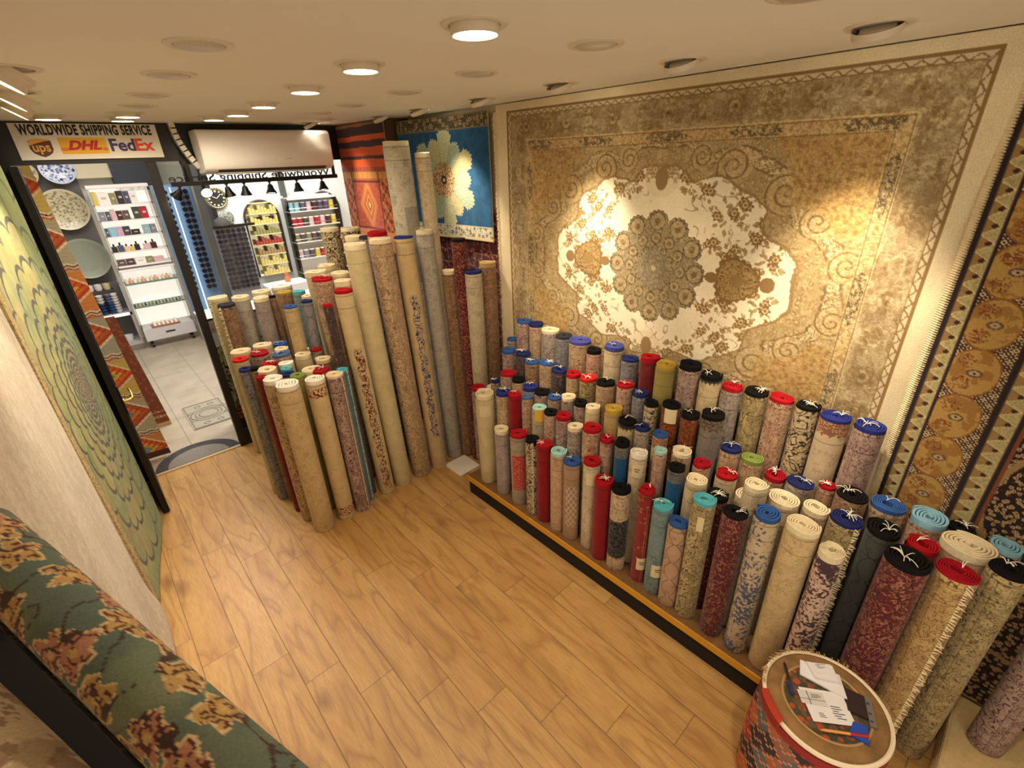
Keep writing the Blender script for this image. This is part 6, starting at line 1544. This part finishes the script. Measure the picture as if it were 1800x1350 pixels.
for key, ds in rows_.items():
    ds.sort(key=(lambda d: -d[2] + d[1] * .25) if key in 'BCDEFG' else (lambda d: d[1] - .6 * d[2]))
    for i, d in enumerate(ds):
        words = BODY[d[6]][0]; cn = capname(d)
        what = '%s edged %s roll' % (cn, words) if cn not in words else '%s roll with %s edge' % (words, cn)
        if key in 'BCDEFG':
            lab = '%s, %s from left in the %s' % (what, ORD[i], rowname[key])
            if len(lab.split()) <= 12 and i: lab += ', beside %s one' % capname(ds[i - 1])
        else:
            x0, y0 = seen_at(d); best = {}
            for e in rows_['J'] + rows_['H']:
                if e is d: continue
                x1, y1 = seen_at(e); dx, dy = x1 - x0, y1 - y0; q = math.hypot(dx, dy)
                for nm, ok in (('L', dx < 0 and abs(dx) > abs(dy) * .8), ('R', dx > 0 and abs(dx) > abs(dy) * .8), ('F', dy < 0 and abs(dy) >= abs(dx) * .8)):
                    if ok and (nm not in best or q < best[nm][0]): best[nm] = (q, capname(e))
            rel = [w + ' ' + best[k_][1] for k_, w in (('L', 'right of'), ('R', 'left of'), ('F', 'behind')) if k_ in best]
            lab = '%s, %s cluster, %s' % (what, 'short' if key == 'J' else 'tall', ', '.join(rel))
            if len(lab.split()) > 16: lab = '%s, %s cluster, %s' % (what, 'short' if key == 'J' else 'tall', ', '.join(rel[:2]))
        SPEC = {'C11': 'black edged cream scroll patterned roll in the second row from the wall', 'E11': 'black edged roll, grey above deep blue, further left of two alike', 'E14': 'black edged roll, grey above deep blue, further right of two alike', 'E1': 'plain cream roll with a square tag, tallest at the left end of the shelf front', 'F9': 'black edged beige roll with a black mottled middle, front of the shelf', 'F2': 'red edged grey roll with a red panel, front of the shelf',
                'F6': 'blue edged brown roll with a white lattice, front of the shelf', 'F10': 'red edged brick roll with paper tag near its foot', 'F11': 'turquoise edged teal roll with a cream tag near its foot', 'F3': 'black edged scroll roll with cream fringe down its side',
                'H17': 'red edged cream roll with a dark red vine border down its side', 'H26': 'blue edged tan roll with a blue vine border down its side', 'H32': 'tallest pale grey patchwork roll, reaching almost to the ceiling', 'H33': 'second tallest cream roll beside the blue star rug',
                'J21': 'large white edged plain cream roll, nearest of the left cluster', 'J22': 'white edged cream paisley roll with a red band beside the nearest one', 'J19': 'turquoise edged plain teal roll of the left cluster', 'E12': 'white edged cream roll with printed paper tag on the low shelf',
                'E5': 'mint edged pale roll with a small yellow tag', 'G8': 'crimson edged gold roll with ragged cream fringe, right of the stool', 'G5': 'very thick cream edged peach roll behind the crimson one', 'G7': 'large black edged maroon medallion roll standing behind the stool',
                'H18': 'plain cream tall roll right of the red vine bordered one', 'H31': 'dark maroon roll standing under the blue star rug', 'H27': 'cream edged grey blue tall roll, rightmost of the tall front line', 'G10': 'brown floral roll at the right picture edge, low down', 'B10': 'mustard edged plain olive roll against the huge rug', 'C16': 'olive green edged tan roll on the low shelf'}
        lab = SPEC.get(d[0], lab)
        for a_, b_ in ((' ones', ''), (' of the low shelf', ''), (' from the', ' from'), (' against the hanging rug', ' at the wall'), (' floral', '')):
            if len(lab.split()) > 16: lab = lab.replace(a_, b_)
        if lab in used_labels: print('DUPLICATE LABEL', d[0], lab)
        used_labels.add(lab)
        zb = .1245 if key in 'BCDEF' else .131 if d[0] == 'G10' else 0.0005
        lean = (0, 0)
        if d[0] in ('H12', 'H13', 'H14', 'H15', 'H16', 'H17', 'H18', 'H19', 'H20', 'H21', 'H22', 'H23', 'H24', 'H25', 'H26', 'H27'): lean = (-.034 * d[3] / 1.38, .02 * d[3] / 1.38)
        elif d[0] in ('H28', 'H31'): lean = (-.020, .010)
        elif d[0] in ('H32', 'H33'): lean = (-.04, .022)
        make_roll(d, lab, GR[key], zb, lean)

# a thick folded cream rug on the floor in the near right corner
fo = thing('folded_rug', 'folded plain cream rug on the floor at the bottom right corner', 'folded rug', (1.74, -.46, 0))
for k in range(4): MB().b2((-.19, -.17, k * .032), (.19, .17, k * .032 + .031)).build('folded_layer', pmat('fold_cream', S(206, 180, 128), .9, noise=.12, bump=.3), fo, bevel=.013)
# ------------------------------------------------------------------ round stool with papers
ZT = .45
so = thing('kilim_stool', 'round stool upholstered in kilim and brown velvet, bottom right', 'stool', (1.268, .022, 0))
def uvcyl(prof, n=48):
    mb = MB(); vs = []; fs = []; uv = []
    for r_, z in prof:
        for k in range(n + 1): th = 2 * math.pi * k / n; vs.append((r_ * math.cos(th), r_ * math.sin(th), z))
    for i in range(len(prof) - 1):
        for k in range(n):
            a = i * (n + 1) + k; fs.append((a, a + 1, a + n + 2, a + n + 1)); uv.append(((k / n, prof[i][1]), ((k + 1) / n, prof[i][1]), ((k + 1) / n, prof[i + 1][1]), (k / n, prof[i + 1][1])))
    return mb.add(vs, fs, uv)
def kilim_side_mat():
    m = bpy.data.materials.new('stool_kilim'); m.use_nodes = True; N = NT(m); b = N.n['Principled BSDF']; uvn = N.n.new('ShaderNodeUVMap'); uvn.uv_map = 'UVMap'
    u, v, _ = N.sep(uvn.outputs[0]); U = N.m('MULTIPLY', u, 24.0); V = N.m('MULTIPLY', v, 22.0)
    qu = N.m('DIVIDE', N.m('FLOOR', N.m('MULTIPLY', U, 4.0)), 4.0); qv = N.m('DIVIDE', N.m('FLOOR', N.m('MULTIPLY', V, 4.0)), 4.0)
    wn = N.n.new('ShaderNodeTexWhiteNoise'); N.l.new(N.xyz(N.m('FLOOR', N.m('MULTIPLY', N.m('ADD', qu, qv), .5)), N.m('FLOOR', N.m('MULTIPLY', N.m('SUBTRACT', qu, qv), .5)), 0.0), wn.inputs['Vector']); r_ = wn.outputs['Value']
    c = N.mix(N.step(r_, .3, .01), S(52, 40, 36), S(150, 52, 34)); c = N.mix(N.step(r_, .5, .01), c, S(96, 96, 90)); c = N.mix(N.step(r_, .68, .01), c, S(176, 92, 44)); c = N.mix(N.step(r_, .85, .01), c, S(196, 142, 104))
    zz = N.m('ABSOLUTE', N.m('SUBTRACT', N.m('FRACT', N.m('ADD', V, N.m('ABSOLUTE', N.m('SUBTRACT', N.m('FRACT', qu), .5)))), .5)); c = N.mix(N.below(zz, .09, .02), c, S(206, 130, 100))
    top = N.step(v, .405, .004); c = N.mix(top, c, S(146, 36, 24))
    N.l.new(c, b.inputs['Base Color']); b.inputs['Roughness'].default_value = .9
    n = N.noise(uvn.outputs[0], 300, 2)[0]; bp = N.n.new('ShaderNodeBump'); bp.inputs['Strength'].default_value = .5; bp.inputs['Distance'].default_value = .002; N.l.new(n, bp.inputs['Height']); N.l.new(bp.outputs[0], b.inputs['Normal']); return m
uvcyl([(.165, .0), (.182, .01), (.186, .15), (.182, .30), (.176, .39), (.172, .432), (.160, .440), (.0, .440)]).build('kilim_cover', kilim_side_mat(), so, smooth=True)
MB().lathe([(.165, .438), (.172, .441), (.1745, .447), (.172, .453), (.166, .455), (.162, .450)], (0, 0, 0), 64).build('white_piping', pmat('piping_white', S(232, 216, 184), .7), so, smooth=True)
tm = pmat('velvet_brown', S(132, 98, 56), .75, noise=.42, nscale=18, bump=.3, bscale=120)
MB().lathe([(.1650, .446), (.150, .454), (.122, .4545), (.116, .450), (.0, .449)], (0, 0, 0), 64).build('velvet_rim', tm, so, smooth=True)
MB().lathe([(.121, .4545), (.118, .4575), (.114, .4545)], (0, 0, 0), 64).build('braid_trim', pmat('braid_gold', S(176, 140, 92), .6), so, smooth=True)
MB().lathe([(.114, .4545), (.10, .4535), (0, .4535)], (0, 0, 0), 48).build('tapestry_centre', glaze('tapestry', S(70, 70, 56), S(176, 78, 50), S(100, 84, 60), 34), so, smooth=True)
fz = MB(); r2 = random.Random(3)
for k in range(60):
    a = r2.uniform(-.2, 1.9) + .1; r0 = .166; x, y = r0 * math.cos(a), r0 * math.sin(a); L = r2.uniform(.006, .016)
    fz.tube([(x, y, .452), (x + L * .5 * math.cos(a), y + L * .5 * math.sin(a), .462), (x + L * math.cos(a + .3), y + L * math.sin(a + .3), .458)], [.0016, .0014, .0007], 4)
fz.build('loose_threads', pmat('thread_tan', S(190, 150, 100), .9), so)
sc_ = MB()
for k in range(16):
    a = 2.15 + k * .035; sc_.tube([(.170 * math.cos(a), .170 * math.sin(a), .43), (.176 * math.cos(a), .176 * math.sin(a), .455), (.163 * math.cos(a + .02), .163 * math.sin(a + .02), .466)], [.006, .006, .003], 5)
sc_.build('red_stitching', pmat('red_wool', S(176, 58, 30), .9), so, smooth=True)
PW = pmat('paper_white', S(226, 222, 224), .6); PG = pmat('card_grey', S(204, 202, 196), .6); PI = pmat('pen_ink', S(60, 56, 60), .6)
def sheet(name, lab, cat, pts, z, th, mat, lines=(), group=None):
    c = Vector((sum(p[0] for p in pts) / 4, sum(p[1] for p in pts) / 4, z)); t = thing(name, lab, cat, c, 0, group)
    P = [(p[0] - c.x, p[1] - c.y) for p in pts]
    MB().prism(P, 0, th).build('paper', mat, t)
    e1 = (Vector(P[1]) - Vector(P[0])); e2 = (Vector(P[3]) - Vector(P[0]))
    if lines:
        lb = MB()
        for (a, b, w, h_) in lines:
            p = Vector(P[0]) + e1 * a + e2 * b; q1 = p + e1 * w; q2 = q1 + e2 * h_; q3 = p + e2 * h_
            lb.prism([tuple(p), tuple(q1), tuple(q2), tuple(q3)], th, th + .0003)
        lb.build('printing', PI, t)
    return t
zt = .4584
def scrib(n, a0, b0, w, h, s):
    r3 = random.Random(s); return [(a0 + r3.uniform(0, .05), b0 + h * k / n, w * r3.uniform(.4, 1), h / n * .35) for k in range(n)]
sheet('notebook', 'white note pad under the bent cards on the stool', 'note pad', [(1.352, .125), (1.385, .020), (1.318, -.020), (1.300, .108)], zt, .006, PW)
sheet('business_card_pile', 'pile of white cards at the far side of the stool top', 'cards', [(1.350, .108), (1.392, .045), (1.350, .012), (1.315, .070)], zt + .0065, .010, PW, scrib(3, .2, .15, .4, .35, 1))
sheet('business_card', 'folded white card with printing lying on the card pile', 'card', [(1.356, .096), (1.392, .050), (1.366, .028), (1.332, .072)], zt + .0168, .0012, PW, scrib(4, .15, .1, .5, .5, 2))
sheet('note_sheet', 'large white sheet with handwriting lying on the near part of the stool', 'paper', [(1.256, .098), (1.328, -.002), (1.254, -.062), (1.180, .030)], zt + .0002, .0012, PW, scrib(6, .55, .45, .3, .4, 3) + scrib(3, .2, .72, .25, .15, 4))
sheet('business_card', 'pale card with a crossed line lying on the large written sheet', 'card', [(1.244, .098), (1.286, .040), (1.254, .012), (1.212, .072)], zt + .0016, .0008, PG, scrib(4, .45, .2, .4, .35, 5) + [(.0, .62, 1.0, .03), (.35, .0, .03, 1.0)])
sheet('phone', 'dark phone with grey end half hidden under the papers', 'phone', [(1.352, .000), (1.366, -.050), (1.300, -.082), (1.286, -.030)], zt - .002, .007, pmat('phone_dark', S(54, 44, 44), .3))
sheet('calculator', 'grey strip shaped calculator beside the dark phone', 'calculator', [(1.366, -.052), (1.372, -.068), (1.288, -.104), (1.280, -.088)], zt - .002, .008, pmat('calc_grey', S(116, 108, 104), .4), [(.1, .2, .5, .08), (.1, .55, .5, .06), (.1, .8, .5, .06)])
sheet('lighter_case', 'bright blue plastic case under the written sheet', 'case', [(1.262, -.050), (1.275, -.082), (1.222, -.100), (1.215, -.052)], zt - .003, .006, pmat('blue_plastic', S(40, 76, 176), .4))
def pen(p, q, c1, c2, lab, z=.4615):
    t = thing('pen', lab, 'pen', (p[0], p[1], z)); A = Vector((0, 0, 0)); B = Vector((q[0] - p[0], q[1] - p[1], 0)); m_ = A.lerp(B, .62)
    MB().tube([A, A.lerp(B, .08), m_], [.0012, .004, .004], 10).build('barrel', c1, t, smooth=True); MB().tube([m_, B], .0046, 10).build('pen_cap', c2, t, smooth=True)
pen((1.306, .158), (1.214, .100), pmat('pen_dark', S(36, 28, 34), .4), pmat('pen_blue', S(44, 40, 120), .4), 'dark blue pen at the left edge of the stool top', .4645)
pen((1.168, .008), (1.246, -.092), pmat('pen_orange', S(222, 150, 84), .4), pmat('pen_red', S(176, 30, 32), .4), 'orange pen with red cap at the front of the stool top')

# hide-free finish: every top-level mesh carries its own label; nothing else to do
print('rolls', len(ROLLS), 'objects', len(bpy.data.objects))
